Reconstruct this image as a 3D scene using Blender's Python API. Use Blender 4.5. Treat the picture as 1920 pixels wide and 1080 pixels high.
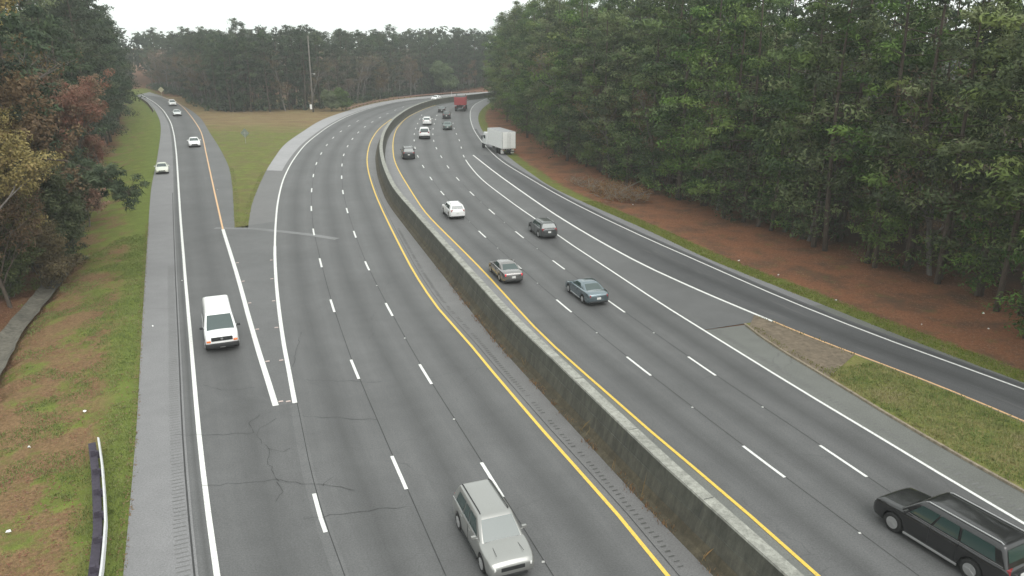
import bpy, bmesh, math, random
import numpy as np
from math import sin, cos, pi, radians, sqrt, atan2
from mathutils import Vector, Matrix, noise
from mathutils.geometry import tessellate_polygon

S = bpy.context.scene
for o in list(bpy.data.objects): bpy.data.objects.remove(o)
COL = S.collection

# ---------------------------------------------------------------- camera, world, sun, exposure
cam = bpy.data.objects.new('camera', bpy.data.cameras.new('camera')); COL.objects.link(cam)
cam.location = (0, 0, 18.54); cam.rotation_euler = (pi/2 - 0.30428, 0, 0)
cam.data.sensor_width = 36; cam.data.lens = 36*1451/1920
cam.data.clip_start = .5; cam.data.clip_end = 5000
S.camera = cam
W = bpy.data.worlds.new("World"); S.world = W; W.use_nodes = True
nt = W.node_tree; nt.nodes.clear()
SUN_EL, SUN_AZ = radians(48), radians(150)
sky = nt.nodes.new('ShaderNodeTexSky'); sky.sky_type = 'NISHITA'; sky.sun_disc = False
sky.sun_elevation = SUN_EL; sky.sun_rotation = SUN_AZ; sky.dust_density = 5; sky.air_density = 1.0; sky.ozone_density = 1
hs = nt.nodes.new('ShaderNodeHueSaturation'); hs.inputs['Saturation'].default_value = .10
b1 = nt.nodes.new('ShaderNodeBackground'); b1.inputs[1].default_value = .06
b2 = nt.nodes.new('ShaderNodeBackground'); b2.inputs[0].default_value = (.95, 1.0, .965, 1); b2.inputs[1].default_value = 1.13   # the even cloud deck
ad = nt.nodes.new('ShaderNodeAddShader'); wo = nt.nodes.new('ShaderNodeOutputWorld')
nt.links.new(sky.outputs[0], hs.inputs['Color']); nt.links.new(hs.outputs[0], b1.inputs[0])
nt.links.new(b1.outputs[0], ad.inputs[0]); nt.links.new(b2.outputs[0], ad.inputs[1]); nt.links.new(ad.outputs[0], wo.inputs[0])
sl = bpy.data.lights.new('sun', 'SUN'); sl.energy = .9; sl.angle = radians(35); sl.color = (1, .97, .92)
so = bpy.data.objects.new('sun', sl); COL.objects.link(so)
so.rotation_euler = (pi/2 - SUN_EL, 0, pi - SUN_AZ)
S.view_settings.view_transform = 'Standard'; S.view_settings.look = 'None'
S.view_settings.exposure = 0; S.view_settings.gamma = 1
S.render.engine = 'CYCLES'
S.cycles.max_bounces = 6; S.cycles.diffuse_bounces = 3; S.cycles.transparent_max_bounces = 8; S.cycles.volume_bounces = 0

# ---------------------------------------------------------------- measured lines, metres, near to far
LN={
'G0':[(-14.23,23.86),(-15.77,27.55),(-17.32,31.24),(-18.88,34.92),(-20.47,38.59),(-22.08,42.26),(-23.69,45.92),(-25.29,49.58),(-26.89,53.25),(-28.48,56.92),(-30.08,60.59),(-31.67,64.26),(-33.26,67.92),(-34.86,71.59),(-36.45,75.26),(-38.04,78.93),(-39.63,82.60),(-41.22,86.27),(-42.81,89.94),(-44.40,93.62),(-45.98,97.29),(-47.56,100.96),(-49.12,104.65),(-50.65,108.34),(-52.17,112.04),(-53.68,115.75),(-55.19,119.45),(-56.71,123.15),(-58.22,126.85),(-59.74,130.55),(-61.26,134.25),(-62.79,137.95),(-64.32,141.65),(-65.85,145.34),(-67.39,149.03),(-68.93,152.72),(-70.47,156.41),(-72.02,160.10),(-73.56,163.79),(-75.12,167.48),(-76.67,171.16),(-78.24,174.84),(-79.82,178.52),(-81.40,182.19),(-83.00,185.86),(-84.62,189.52),(-86.24,193.17),(-87.88,196.82),(-89.53,200.46),(-91.20,204.10),(-92.89,207.72),(-94.60,211.34),(-96.32,214.95),(-98.04,218.56),(-99.77,222.17),(-101.51,225.77),(-103.26,229.37),(-105.01,232.96),(-106.78,236.55),(-108.57,240.13),(-110.36,243.70),(-112.17,247.27),(-113.98,250.84),(-115.81,254.40),(-117.65,257.95),(-119.50,261.49),(-121.39,265.02),(-123.30,268.53),(-125.23,272.03),(-127.17,275.53),(-129.13,279.02),(-131.09,282.50),(-133.05,285.99),(-135.01,289.48),(-135.71,290.73)],
'G1':[(-11.57,23.86),(-13.15,27.54),(-14.71,31.22),(-16.28,34.90),(-17.85,38.58),(-19.42,42.26),(-20.99,45.94),(-22.57,49.61),(-24.16,53.28),(-25.75,56.95),(-27.35,60.62),(-28.93,64.30),(-30.49,67.98),(-32.06,71.66),(-33.62,75.34),(-35.18,79.02),(-36.75,82.70),(-38.31,86.38),(-39.87,90.07),(-41.42,93.75),(-42.98,97.44),(-44.53,101.12),(-46.09,104.81),(-47.64,108.50),(-49.20,112.18),(-50.75,115.87),(-52.30,119.55),(-53.86,123.24),(-55.41,126.92),(-56.43,129.34)],
'W1':[(-10.79,23.86),(-12.45,27.50),(-14.08,31.15),(-15.69,34.82),(-17.27,38.49),(-18.84,42.17),(-20.41,45.85),(-21.98,49.53),(-23.56,53.20),(-25.13,56.88),(-26.71,60.56),(-28.28,64.24),(-29.84,67.92),(-31.41,71.60),(-32.98,75.28),(-34.54,78.96),(-36.11,82.64),(-37.67,86.32),(-39.23,90.01),(-40.78,93.69),(-42.34,97.38),(-43.89,101.06),(-45.45,104.75),(-47.00,108.43),(-48.56,112.12),(-50.11,115.80),(-51.67,119.49),(-53.22,123.17),(-54.78,126.86),(-56.34,130.54),(-57.90,134.23),(-59.46,137.91),(-61.03,141.59),(-62.60,145.27),(-64.18,148.94),(-65.76,152.62),(-67.33,156.29),(-68.92,159.97),(-70.50,163.64),(-72.10,167.31),(-73.70,170.97),(-75.31,174.63),(-76.93,178.29),(-78.55,181.95),(-80.17,185.60),(-81.81,189.26),(-83.45,192.90),(-85.12,196.54),(-86.80,200.17),(-88.49,203.79),(-90.20,207.40),(-91.92,211.02),(-93.65,214.63),(-95.37,218.23),(-97.10,221.84),(-98.84,225.44),(-100.59,229.04),(-102.35,232.63),(-104.13,236.21),(-105.94,239.78),(-107.76,243.34),(-109.59,246.90),(-111.44,250.45),(-113.28,253.99),(-115.14,257.54),(-117.00,261.08),(-118.88,264.61),(-120.77,268.13),(-122.69,271.64),(-124.63,275.14),(-126.58,278.63),(-128.54,282.12),(-130.51,285.60),(-132.48,289.08),(-134.45,292.56),(-135.12,293.74)],
'Y1':[(-30.47,79.68),(-31.98,83.38),(-33.49,87.09),(-35.00,90.79),(-36.51,94.50),(-38.02,98.20),(-39.53,101.90),(-41.03,105.61),(-42.54,109.32),(-44.05,113.02),(-45.55,116.73),(-47.06,120.43),(-48.56,124.14),(-50.07,127.85),(-51.57,131.55),(-53.07,135.26),(-54.58,138.97),(-56.08,142.67),(-57.57,146.38),(-59.07,150.09),(-60.57,153.80),(-62.07,157.51),(-63.58,161.21),(-65.09,164.91),(-66.63,168.61),(-68.17,172.30),(-69.74,175.98),(-71.33,179.65),(-72.94,183.31),(-74.57,186.96),(-76.21,190.61),(-77.86,194.25),(-79.51,197.90),(-81.17,201.54),(-82.84,205.17),(-84.50,208.81),(-86.18,212.44),(-87.86,216.07),(-89.55,219.70),(-91.24,223.32),(-92.94,226.94),(-94.64,230.56),(-96.34,234.18),(-98.05,237.80),(-99.78,241.41),(-101.52,245.01),(-103.28,248.60),(-105.05,252.18),(-106.85,255.76),(-108.67,259.32),(-110.52,262.86),(-112.40,266.39),(-114.33,269.89),(-116.31,273.36),(-118.32,276.82),(-120.36,280.26),(-122.42,283.69),(-124.48,287.11),(-126.55,290.53),(-128.62,293.96),(-130.33,296.80)],
'W2':[(-12.72,37.85),(-14.30,41.53),(-15.89,45.20),(-17.45,48.88),(-19.00,52.57),(-20.53,56.27),(-22.07,59.96),(-23.62,63.64),(-25.19,67.32),(-26.76,71.00),(-28.34,74.68),(-29.91,78.36),(-30.47,79.68)],
'R1':[(-29.40,80.18),(-30.74,83.95),(-32.07,87.72),(-33.40,91.49),(-34.74,95.26),(-36.07,99.03),(-37.41,102.80),(-38.77,106.56),(-40.14,110.32),(-41.53,114.07),(-42.94,117.82),(-44.38,121.55),(-45.87,125.26),(-47.40,128.95),(-48.95,132.64),(-50.51,136.32),(-52.07,140.01),(-53.64,143.68),(-55.23,147.36),(-56.83,151.02),(-58.44,154.68),(-60.06,158.34),(-61.69,161.99),(-63.31,165.65),(-64.93,169.31),(-66.54,172.97),(-68.15,176.63),(-69.75,180.30),(-71.34,183.96),(-72.94,187.63),(-74.53,191.30),(-76.13,194.97),(-77.74,198.63),(-79.38,202.28),(-81.03,205.92),(-82.72,209.55),(-84.43,213.16),(-86.15,216.77),(-87.90,220.37),(-89.66,223.96),(-91.46,227.53),(-93.27,231.10),(-95.11,234.65),(-96.96,238.19),(-98.83,241.73),(-100.70,245.26),(-102.58,248.79),(-104.47,252.32),(-106.36,255.85),(-108.25,259.37),(-110.16,262.89),(-112.06,266.40),(-113.98,269.91),(-115.92,273.41),(-117.87,276.90),(-119.85,280.38),(-121.85,283.84),(-123.86,287.30),(-125.89,290.75),(-127.92,294.19),(-129.96,297.63),(-132.01,301.06),(-134.09,304.48),(-136.19,307.88),(-138.32,311.27),(-140.47,314.63),(-142.63,318.01),(-144.04,320.17)],
'M0':[(-28.07,80.43),(-29.21,84.26),(-30.33,88.10),(-31.41,91.95),(-32.42,95.82),(-33.39,99.70),(-34.33,103.59),(-35.25,107.48),(-36.15,111.38),(-37.05,115.28),(-37.91,119.18),(-38.75,123.09),(-39.56,127.01),(-40.35,130.93),(-41.13,134.86),(-41.90,138.78),(-42.67,142.70),(-43.41,146.63),(-44.08,150.57),(-44.68,154.52),(-45.18,158.49),(-45.63,162.46),(-46.04,166.44),(-46.43,170.42),(-46.81,174.40),(-47.20,178.38),(-47.59,182.36),(-47.97,186.34),(-48.34,190.32),(-48.68,194.31),(-48.98,198.29),(-49.20,202.28),(-49.34,206.27),(-49.40,210.26),(-49.37,214.25),(-49.29,218.25),(-49.17,222.25),(-49.01,226.24),(-48.82,230.24),(-48.60,234.23),(-48.35,238.22),(-48.09,242.21),(-47.80,246.20),(-47.48,250.18),(-47.10,254.16),(-46.65,258.13),(-46.10,262.08),(-45.44,266.02),(-44.67,269.93),(-43.79,273.82),(-42.78,277.67),(-41.64,281.48),(-40.35,285.24),(-38.87,288.91),(-37.21,292.51),(-35.38,296.03),(-33.41,299.49),(-31.32,302.89),(-29.16,306.25),(-26.94,309.57),(-24.66,312.85),(-22.32,316.10),(-19.95,319.31),(-17.53,322.49),(-15.08,325.65),(-12.63,328.81),(-10.64,331.32)],
'W3':[(-6.25,23.86),(-7.87,27.51),(-9.33,31.24),(-10.66,35.01),(-11.99,38.78),(-13.31,42.56),(-14.64,46.33),(-15.92,50.12),(-17.17,53.92),(-18.40,57.73),(-19.60,61.54),(-20.77,65.36),(-21.93,69.19),(-23.05,73.03),(-24.15,76.88),(-25.24,80.73),(-26.30,84.58),(-27.36,88.44),(-28.39,92.31),(-29.39,96.18),(-30.36,100.06),(-31.31,103.95),(-32.23,107.84),(-33.11,111.74),(-33.94,115.65),(-34.74,119.57),(-35.52,123.49),(-36.27,127.42),(-36.98,131.36),(-37.65,135.30),(-38.31,139.24),(-38.94,143.19),(-39.56,147.15),(-40.13,151.10),(-40.64,155.07),(-41.10,159.04),(-41.52,163.02),(-41.91,167.00),(-42.30,170.98),(-42.67,174.96),(-43.04,178.94),(-43.37,182.93),(-43.67,186.91),(-43.93,190.90),(-44.15,194.90),(-44.34,198.89),(-44.51,202.89),(-44.64,206.88),(-44.74,210.88),(-44.78,214.88),(-44.76,218.87),(-44.67,222.87),(-44.52,226.86),(-44.34,230.85),(-44.12,234.85),(-43.87,238.84),(-43.58,242.82),(-43.21,246.80),(-42.77,250.76),(-42.23,254.72),(-41.62,258.67),(-40.93,262.60),(-40.16,266.51),(-39.28,270.38),(-38.24,274.20),(-36.99,277.94),(-35.52,281.60),(-33.83,285.18),(-31.96,288.68),(-29.95,292.11),(-27.82,295.48),(-25.60,298.80),(-23.29,302.06),(-20.92,305.27),(-18.47,308.42),(-15.96,311.53),(-13.42,314.62),(-10.84,317.67),(-10.23,318.38)],
'B':[(-4.55,29.46),(-5.94,33.21),(-7.31,36.97),(-8.68,40.72),(-10.03,44.49),(-11.30,48.28),(-12.56,52.08),(-13.79,55.88),(-14.99,59.70),(-16.16,63.53),(-17.32,67.35),(-18.47,71.18),(-19.62,75.02),(-20.73,78.86),(-21.80,82.71),(-22.82,86.58),(-23.82,90.45),(-24.80,94.33),(-25.74,98.22),(-26.67,102.11),(-27.58,106.00),(-28.47,109.90),(-29.33,113.81),(-30.18,117.72),(-30.99,121.64),(-31.77,125.56),(-32.50,129.49),(-33.19,133.43),(-33.84,137.38),(-34.47,141.33),(-35.06,145.28),(-35.62,149.24),(-36.16,153.20),(-36.66,157.17),(-37.12,161.14),(-37.55,165.12),(-37.93,169.10),(-38.25,173.08),(-38.51,177.07),(-38.74,181.07),(-38.94,185.06),(-39.11,189.06),(-39.26,193.05),(-39.37,197.05),(-39.45,201.05),(-39.49,205.05),(-39.50,209.05),(-39.49,213.04),(-39.46,217.04),(-39.43,221.04),(-39.42,222.12)],
'C':[(-0.00,27.93),(-1.35,31.70),(-2.71,35.45),(-4.09,39.21),(-5.44,42.98),(-6.73,46.76),(-7.98,50.56),(-9.23,54.36),(-10.45,58.17),(-11.65,61.98),(-12.84,65.81),(-13.96,69.64),(-15.05,73.49),(-16.12,77.35),(-17.17,81.21),(-18.21,85.07),(-19.24,88.93),(-20.24,92.81),(-21.22,96.69),(-22.16,100.57),(-23.07,104.47),(-23.95,108.37),(-24.80,112.28),(-25.63,116.19),(-26.44,120.11),(-27.23,124.03),(-28.01,127.95),(-28.76,131.88),(-29.46,135.81),(-30.10,139.76),(-30.69,143.72),(-31.25,147.68),(-31.78,151.64),(-32.29,155.61),(-32.76,159.58),(-33.19,163.56),(-33.58,167.53),(-33.93,171.52),(-34.25,175.51),(-34.52,179.49),(-34.77,183.49),(-34.96,187.48),(-35.11,191.47),(-35.22,195.47),(-35.29,199.47),(-35.34,203.47),(-35.36,207.47),(-35.36,211.47),(-35.34,215.47),(-35.30,219.47),(-35.22,223.46),(-35.11,227.46),(-34.97,231.46),(-34.79,235.45),(-34.59,239.44),(-34.38,243.44),(-34.15,247.43)],
'Y2':[(5.70,23.86),(4.40,27.65),(2.98,31.38),(1.54,35.11),(0.15,38.86),(-1.23,42.62),(-2.57,46.39),(-3.98,50.13),(-5.39,53.87),(-6.63,57.67),(-7.79,61.50),(-8.89,65.34),(-9.93,69.20),(-10.96,73.07),(-11.98,76.94),(-12.99,80.81),(-13.99,84.68),(-14.99,88.55),(-15.96,92.43),(-16.93,96.31),(-17.87,100.20),(-18.78,104.09),(-19.68,107.99),(-20.56,111.90),(-21.42,115.80),(-22.25,119.71),(-23.05,123.63),(-23.81,127.56),(-24.54,131.49),(-25.21,135.43),(-25.86,139.38),(-26.48,143.33),(-27.07,147.29),(-27.63,151.25),(-28.15,155.21),(-28.63,159.18),(-29.08,163.15),(-29.50,167.13),(-29.89,171.11),(-30.25,175.09),(-30.56,179.08),(-30.82,183.07),(-31.04,187.06),(-31.21,191.06),(-31.34,195.05),(-31.44,199.05),(-31.51,203.05),(-31.53,207.05),(-31.51,211.05),(-31.44,215.04),(-31.30,219.04),(-31.12,223.03),(-30.88,227.02),(-30.60,231.01),(-30.26,234.99),(-29.85,238.96),(-29.38,242.93),(-28.83,246.89),(-28.21,250.83),(-27.50,254.76),(-26.71,258.68),(-25.83,262.57),(-24.87,266.45),(-23.84,270.31),(-22.73,274.14),(-21.53,277.94),(-20.21,281.69),(-18.76,285.40),(-17.19,289.06),(-15.53,292.69),(-13.83,296.31),(-12.08,299.90)],
'BL':[(6.73,26.14),(5.93,27.97),(5.15,29.82),(4.41,31.68),(3.69,33.54),(2.99,35.41),(2.31,37.29),(1.66,39.18),(1.01,41.08),(0.38,42.98),(-0.23,44.88),(-0.83,46.79),(-1.32,48.34)],
'Y3':[(11.20,23.86),(9.84,27.62),(8.40,31.35),(6.93,35.07),(5.54,38.82),(4.14,42.57),(2.77,46.33),(1.52,50.12),(0.39,53.96),(-0.71,57.81),(-1.82,61.65),(-2.97,65.48),(-4.16,69.30),(-5.36,73.11),(-6.57,76.93),(-7.78,80.74),(-8.96,84.56),(-10.07,88.40),(-11.07,92.27),(-12.01,96.16),(-12.94,100.05),(-13.86,103.94),(-14.78,107.83),(-15.70,111.73),(-16.60,115.62),(-17.47,119.53),(-18.32,123.44),(-19.12,127.35),(-19.87,131.28),(-20.57,135.22),(-21.21,139.16),(-21.84,143.12),(-22.44,147.07),(-23.03,151.03),(-23.59,154.99),(-24.12,158.95),(-24.63,162.92),(-25.11,166.89),(-25.57,170.86),(-26.00,174.84),(-26.39,178.81),(-26.73,182.80),(-27.02,186.78),(-27.27,190.78),(-27.49,194.77),(-27.67,198.76),(-27.83,202.76),(-27.94,206.75),(-27.98,210.75),(-27.95,214.74),(-27.85,218.73),(-27.68,222.73),(-27.48,226.72),(-27.25,230.71),(-26.99,234.70),(-26.70,238.69),(-26.35,242.67),(-25.94,246.64),(-25.46,250.61),(-24.89,254.56),(-24.24,258.50),(-23.48,262.41),(-22.60,266.29),(-21.56,270.13),(-20.35,273.92),(-18.99,277.66),(-17.49,281.35),(-15.89,285.00),(-14.23,288.63),(-12.53,292.26),(-11.82,293.74)],
'D':[(14.63,24.38),(13.20,28.11),(11.78,31.85),(10.40,35.61),(9.04,39.37),(7.69,43.13),(6.38,46.91),(5.12,50.71),(3.87,54.51),(2.67,58.32),(1.51,62.15),(0.35,65.98),(-0.80,69.81),(-1.95,73.64),(-3.08,77.48),(-4.16,81.33),(-5.19,85.19),(-6.20,89.06),(-7.20,92.93),(-8.20,96.81),(-9.18,100.69),(-10.11,104.58),(-10.99,108.48),(-11.84,112.38),(-12.67,116.30),(-13.47,120.22),(-14.26,124.14),(-15.02,128.06),(-15.76,132.00),(-16.46,135.93),(-17.14,139.87),(-17.78,143.82),(-18.38,147.78),(-18.95,151.74),(-19.47,155.70),(-19.97,159.67),(-20.45,163.64),(-20.92,167.61),(-21.36,171.59),(-21.77,175.56),(-22.14,179.55),(-22.48,183.53),(-22.80,187.52),(-23.09,191.50),(-23.37,195.50),(-23.48,197.08)],
'E':[(15.83,31.00),(14.49,34.77),(13.14,38.53),(11.80,42.30),(10.50,46.08),(9.24,49.88),(8.00,53.68),(6.76,57.49),(5.54,61.29),(4.33,65.11),(3.16,68.93),(2.03,72.77),(0.93,76.61),(-0.15,80.47),(-1.20,84.32),(-2.24,88.19),(-3.24,92.06),(-4.21,95.94),(-5.16,99.83),(-6.08,103.72),(-6.96,107.62),(-7.82,111.53),(-8.64,115.44),(-9.43,119.36),(-10.18,123.29),(-10.91,127.22),(-11.61,131.16),(-12.29,135.10),(-12.96,139.04),(-13.62,142.99),(-14.25,146.94),(-14.84,150.90),(-15.39,154.86),(-15.90,158.82),(-16.37,162.79),(-16.81,166.77),(-17.23,170.75),(-17.62,174.73),(-17.99,178.71),(-18.33,182.69),(-18.64,186.68),(-18.93,190.67),(-19.21,194.66),(-19.48,198.65),(-19.74,202.64)],
'W5':[(26.44,36.06),(24.71,39.67),(22.77,43.16),(20.76,46.61),(18.86,50.13),(17.06,53.70),(15.31,57.29),(13.66,60.94),(12.09,64.62),(10.69,68.36),(9.42,72.15),(8.20,75.96),(7.04,79.78),(5.93,83.63),(4.86,87.48),(3.85,91.35),(2.88,95.23),(1.92,99.11),(0.96,103.00),(0.02,106.88),(-0.92,110.77),(-1.84,114.66),(-2.74,118.56),(-3.62,122.46),(-4.48,126.37),(-5.34,130.28),(-6.20,134.18),(-6.86,137.19)],
'W6':[(28.82,40.02),(26.94,43.56),(25.03,47.07),(23.27,50.66),(21.64,54.30),(20.12,58.00),(18.70,61.74),(17.31,65.49),(15.91,69.24),(14.50,72.98),(13.14,76.74),(11.83,80.52),(10.55,84.31),(9.31,88.11),(8.11,91.93),(6.96,95.76),(5.86,99.61),(4.81,103.46),(3.80,107.33),(2.80,111.21),(1.81,115.08),(0.82,118.96),(-0.16,122.84),(-1.07,126.73),(-1.89,130.64),(-2.63,134.57),(-3.31,138.51),(-3.95,142.45),(-4.55,146.41),(-5.13,150.36),(-5.68,154.33),(-6.21,158.29),(-6.71,162.26),(-7.19,166.23),(-7.66,170.20),(-8.11,174.18),(-8.53,178.15),(-8.93,182.13),(-9.29,186.12),(-9.64,190.10),(-9.97,194.09),(-10.28,198.07),(-10.57,202.06),(-10.85,206.05),(-11.11,210.04),(-11.34,214.04),(-11.55,218.03),(-11.75,222.03),(-11.93,226.02),(-12.09,230.02),(-12.23,234.01),(-12.33,238.01),(-12.39,242.01),(-12.39,246.01),(-12.36,250.00),(-12.27,254.00),(-12.12,257.99),(-11.90,261.98),(-11.61,265.97),(-11.26,269.94),(-10.88,273.92),(-10.46,277.90),(-10.31,279.29)],
'R2':[(29.41,40.97),(27.66,44.56),(26.04,48.22),(24.48,51.90),(22.95,55.60),(21.42,59.29),(19.84,62.97),(18.30,66.65),(16.96,70.41),(15.80,74.23),(14.63,78.06),(13.35,81.84),(12.02,85.61),(10.67,89.38),(9.32,93.15),(7.99,96.92),(6.73,100.71),(5.61,104.54),(4.65,108.42),(3.82,112.33),(3.03,116.25),(2.24,120.17),(1.45,124.09),(0.68,128.01),(-0.03,131.94),(-0.69,135.89),(-1.32,139.84),(-1.93,143.79),(-2.54,147.75),(-3.14,151.70),(-3.75,155.65),(-4.34,159.61),(-4.93,163.56),(-5.48,167.52),(-5.99,171.49),(-6.44,175.46),(-6.85,179.44),(-7.22,183.42),(-7.56,187.41),(-7.87,191.39),(-8.16,195.38),(-8.42,199.37),(-8.65,203.37),(-8.86,207.36),(-9.03,211.35),(-9.17,215.35),(-9.27,219.35),(-9.32,223.34),(-9.32,227.34),(-9.28,231.34),(-9.21,235.34),(-9.11,239.34),(-8.97,243.33),(-8.78,247.33),(-8.56,251.32),(-8.31,255.31),(-8.03,259.30),(-7.75,263.29),(-7.45,267.28),(-7.16,271.26),(-6.86,275.26),(-6.56,279.25)],
'CU':[(22.27,29.46),(21.58,31.34),(20.92,33.22),(20.29,35.12),(19.71,37.04),(19.16,38.96),(18.62,40.88),(18.04,42.79),(17.45,44.71),(16.92,46.63),(16.42,48.57),(16.22,49.35)],
'R1x':[(-5.86,23.86),(-7.25,27.61),(-8.64,31.36),(-10.04,35.11),(-11.51,38.83),(-13.10,42.50),(-14.71,46.16),(-16.29,49.83),(-17.86,53.51),(-19.42,57.19),(-20.99,60.87),(-22.58,64.55),(-24.17,68.21),(-25.78,71.88),(-27.37,75.55),(-28.91,79.23),(-30.35,82.96),(-31.71,86.72),(-33.05,90.49),(-34.38,94.26),(-35.72,98.04),(-37.06,101.80),(-38.41,105.57),(-39.78,109.33),(-41.16,113.08),(-42.56,116.83),(-43.99,120.56),(-45.47,124.28),(-46.99,127.98),(-48.54,131.67),(-50.09,135.35),(-51.66,139.03),(-53.23,142.71),(-54.81,146.38),(-56.40,150.05),(-58.01,153.71),(-59.63,157.37),(-61.26,161.03),(-62.88,164.68),(-64.50,168.34),(-66.12,172.00),(-67.73,175.66),(-69.33,179.33),(-70.92,182.99),(-72.52,186.66),(-74.11,190.33),(-75.70,194.00),(-77.31,197.66),(-78.94,201.31),(-80.59,204.96),(-82.27,208.59),(-83.97,212.21),(-85.69,215.82),(-87.43,219.42),(-89.20,223.01),(-90.98,226.59),(-92.79,230.15),(-94.62,233.71),(-96.47,237.25),(-98.34,240.79),(-100.21,244.33),(-102.09,247.86),(-103.97,251.39),(-105.86,254.91),(-107.75,258.44),(-109.65,261.96),(-111.56,265.47),(-113.47,268.99),(-115.40,272.49),(-117.35,275.98),(-119.33,279.46),(-121.32,282.93),(-123.33,286.38),(-125.35,289.84),(-127.38,293.28),(-129.42,296.72),(-131.47,300.16),(-133.54,303.58),(-135.64,306.98),(-137.76,310.37),(-139.90,313.74),(-142.06,317.12),(-144.04,320.17)],
'M0x':[(-8.10,23.86),(-9.47,27.62),(-10.84,31.38),(-12.22,35.13),(-13.66,38.86),(-15.23,42.54),(-16.81,46.22),(-18.31,49.92),(-19.73,53.66),(-21.13,57.41),(-22.48,61.17),(-23.74,64.97),(-24.94,68.78),(-26.13,72.60),(-27.28,76.43),(-28.37,80.28),(-29.41,84.14),(-30.44,88.01),(-31.44,91.88),(-32.42,95.76),(-33.38,99.64),(-34.32,103.53),(-35.24,107.42),(-36.14,111.32),(-37.03,115.22),(-37.90,119.12),(-38.74,123.03),(-39.54,126.95),(-40.33,130.87),(-41.11,134.79),(-41.89,138.72),(-42.66,142.64),(-43.40,146.57),(-44.08,150.51),(-44.67,154.46),(-45.18,158.42),(-45.62,162.40),(-46.03,166.37),(-46.42,170.35),(-46.81,174.34),(-47.20,178.32),(-47.58,182.30),(-47.97,186.28),(-48.34,190.26),(-48.68,194.24),(-48.97,198.23),(-49.20,202.21),(-49.34,206.20),(-49.40,210.20),(-49.37,214.19),(-49.29,218.19),(-49.17,222.18),(-49.01,226.18),(-48.82,230.17),(-48.60,234.17),(-48.36,238.16),(-48.09,242.15),(-47.80,246.14),(-47.48,250.12),(-47.11,254.10),(-46.66,258.07),(-46.11,262.02),(-45.45,265.95),(-44.68,269.87),(-43.80,273.76),(-42.80,277.61),(-41.66,281.43),(-40.37,285.18),(-38.90,288.86),(-37.24,292.46),(-35.41,295.98),(-33.44,299.44),(-31.36,302.84),(-29.20,306.20),(-26.97,309.52),(-24.69,312.80),(-22.36,316.05),(-19.98,319.26),(-17.57,322.44),(-15.12,325.60),(-12.66,328.76),(-10.64,331.32)],
'A':[(-6.25,23.86),(-7.07,25.68),(-7.87,27.51),(-8.64,29.36),(-9.33,31.24),(-10.00,33.12),(-10.66,35.01),(-11.32,36.90),(-11.66,37.85)],
'W4f':[(20.78,27.10),(19.41,30.86),(18.09,34.64),(16.75,38.40),(15.45,42.19),(14.19,45.98),(12.93,49.78),(11.68,53.58),(10.49,57.40),(9.35,61.23),(8.21,65.06),(7.05,68.89),(5.90,72.72),(4.82,76.57),(3.79,80.44),(2.74,84.30),(1.64,88.14),(0.57,91.99),(-0.46,95.86),(-1.46,99.73),(-2.47,103.60),(-3.45,107.47),(-4.34,111.37),(-5.14,115.28),(-5.87,119.22),(-6.55,123.16),(-7.20,127.10),(-7.80,131.06),(-8.34,135.02),(-8.80,138.99),(-9.19,142.97),(-9.54,146.95),(-9.88,150.93),(-10.25,154.91),(-10.67,158.89),(-11.12,162.86),(-11.60,166.83),(-12.08,170.80),(-12.55,174.78),(-13.00,178.75),(-13.44,182.73),(-13.85,186.70),(-14.24,190.68),(-14.60,194.67),(-14.92,198.65),(-15.21,202.64),(-15.48,206.63),(-15.72,210.62),(-15.93,214.62),(-16.12,218.61),(-16.27,222.61),(-16.38,226.60),(-16.46,230.60),(-16.51,234.60),(-16.51,238.60),(-16.46,242.59),(-16.35,246.59),(-16.17,250.58),(-15.90,254.56),(-15.52,258.52),(-15.00,262.46),(-14.32,266.38),(-13.50,270.27),(-12.60,274.15),(-11.60,278.02),(-11.25,279.29)],
'CUx':[(22.27,29.46),(21.58,31.34),(20.92,33.22),(20.29,35.12),(19.71,37.04),(19.16,38.96),(18.62,40.88),(18.04,42.79),(17.46,44.71),(16.94,46.63),(16.52,48.58),(16.24,50.55)],
'Y4':[(26.44,36.06),(25.60,37.87),(24.71,39.67),(23.77,41.43),(22.77,43.16),(21.76,44.89),(20.76,46.61),(19.79,48.36),(18.87,50.14),(18.37,51.17)],
'FE':[(33.32,40.67),(34.26,44.56),(34.96,48.48),(35.31,52.46),(35.53,56.43),(34.97,60.19),(33.21,63.62),(31.13,66.98),(29.52,70.57),(28.40,74.37),(27.37,78.23),(26.22,82.06),(24.94,85.85),(23.61,89.62),(22.25,93.38),(20.84,97.12),(19.36,100.84),(17.86,104.54),(16.42,108.27),(15.12,112.03),(14.02,115.87),(13.06,119.74),(12.16,123.64),(11.29,127.54),(10.43,131.45),(9.61,135.36),(8.84,139.28),(8.11,143.22),(7.41,147.15),(6.74,151.10),(6.07,155.04),(5.42,158.99),(4.79,162.94),(4.18,166.89),(3.59,170.85),(3.02,174.80),(2.46,178.76),(1.92,182.73),(1.40,186.69),(0.92,190.66),(0.49,194.64),(0.11,198.61),(-0.23,202.60),(-0.54,206.59),(-0.82,210.57),(-1.10,214.56),(-1.36,218.56),(-1.62,222.55),(-1.87,226.54),(-2.10,230.53),(-2.31,234.53),(-2.50,238.52),(-2.66,242.52),(-2.82,246.51),(-2.97,250.51),(-3.11,254.51),(-3.25,258.50),(-3.39,262.50),(-3.53,266.50),(-3.61,268.69)],
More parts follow.
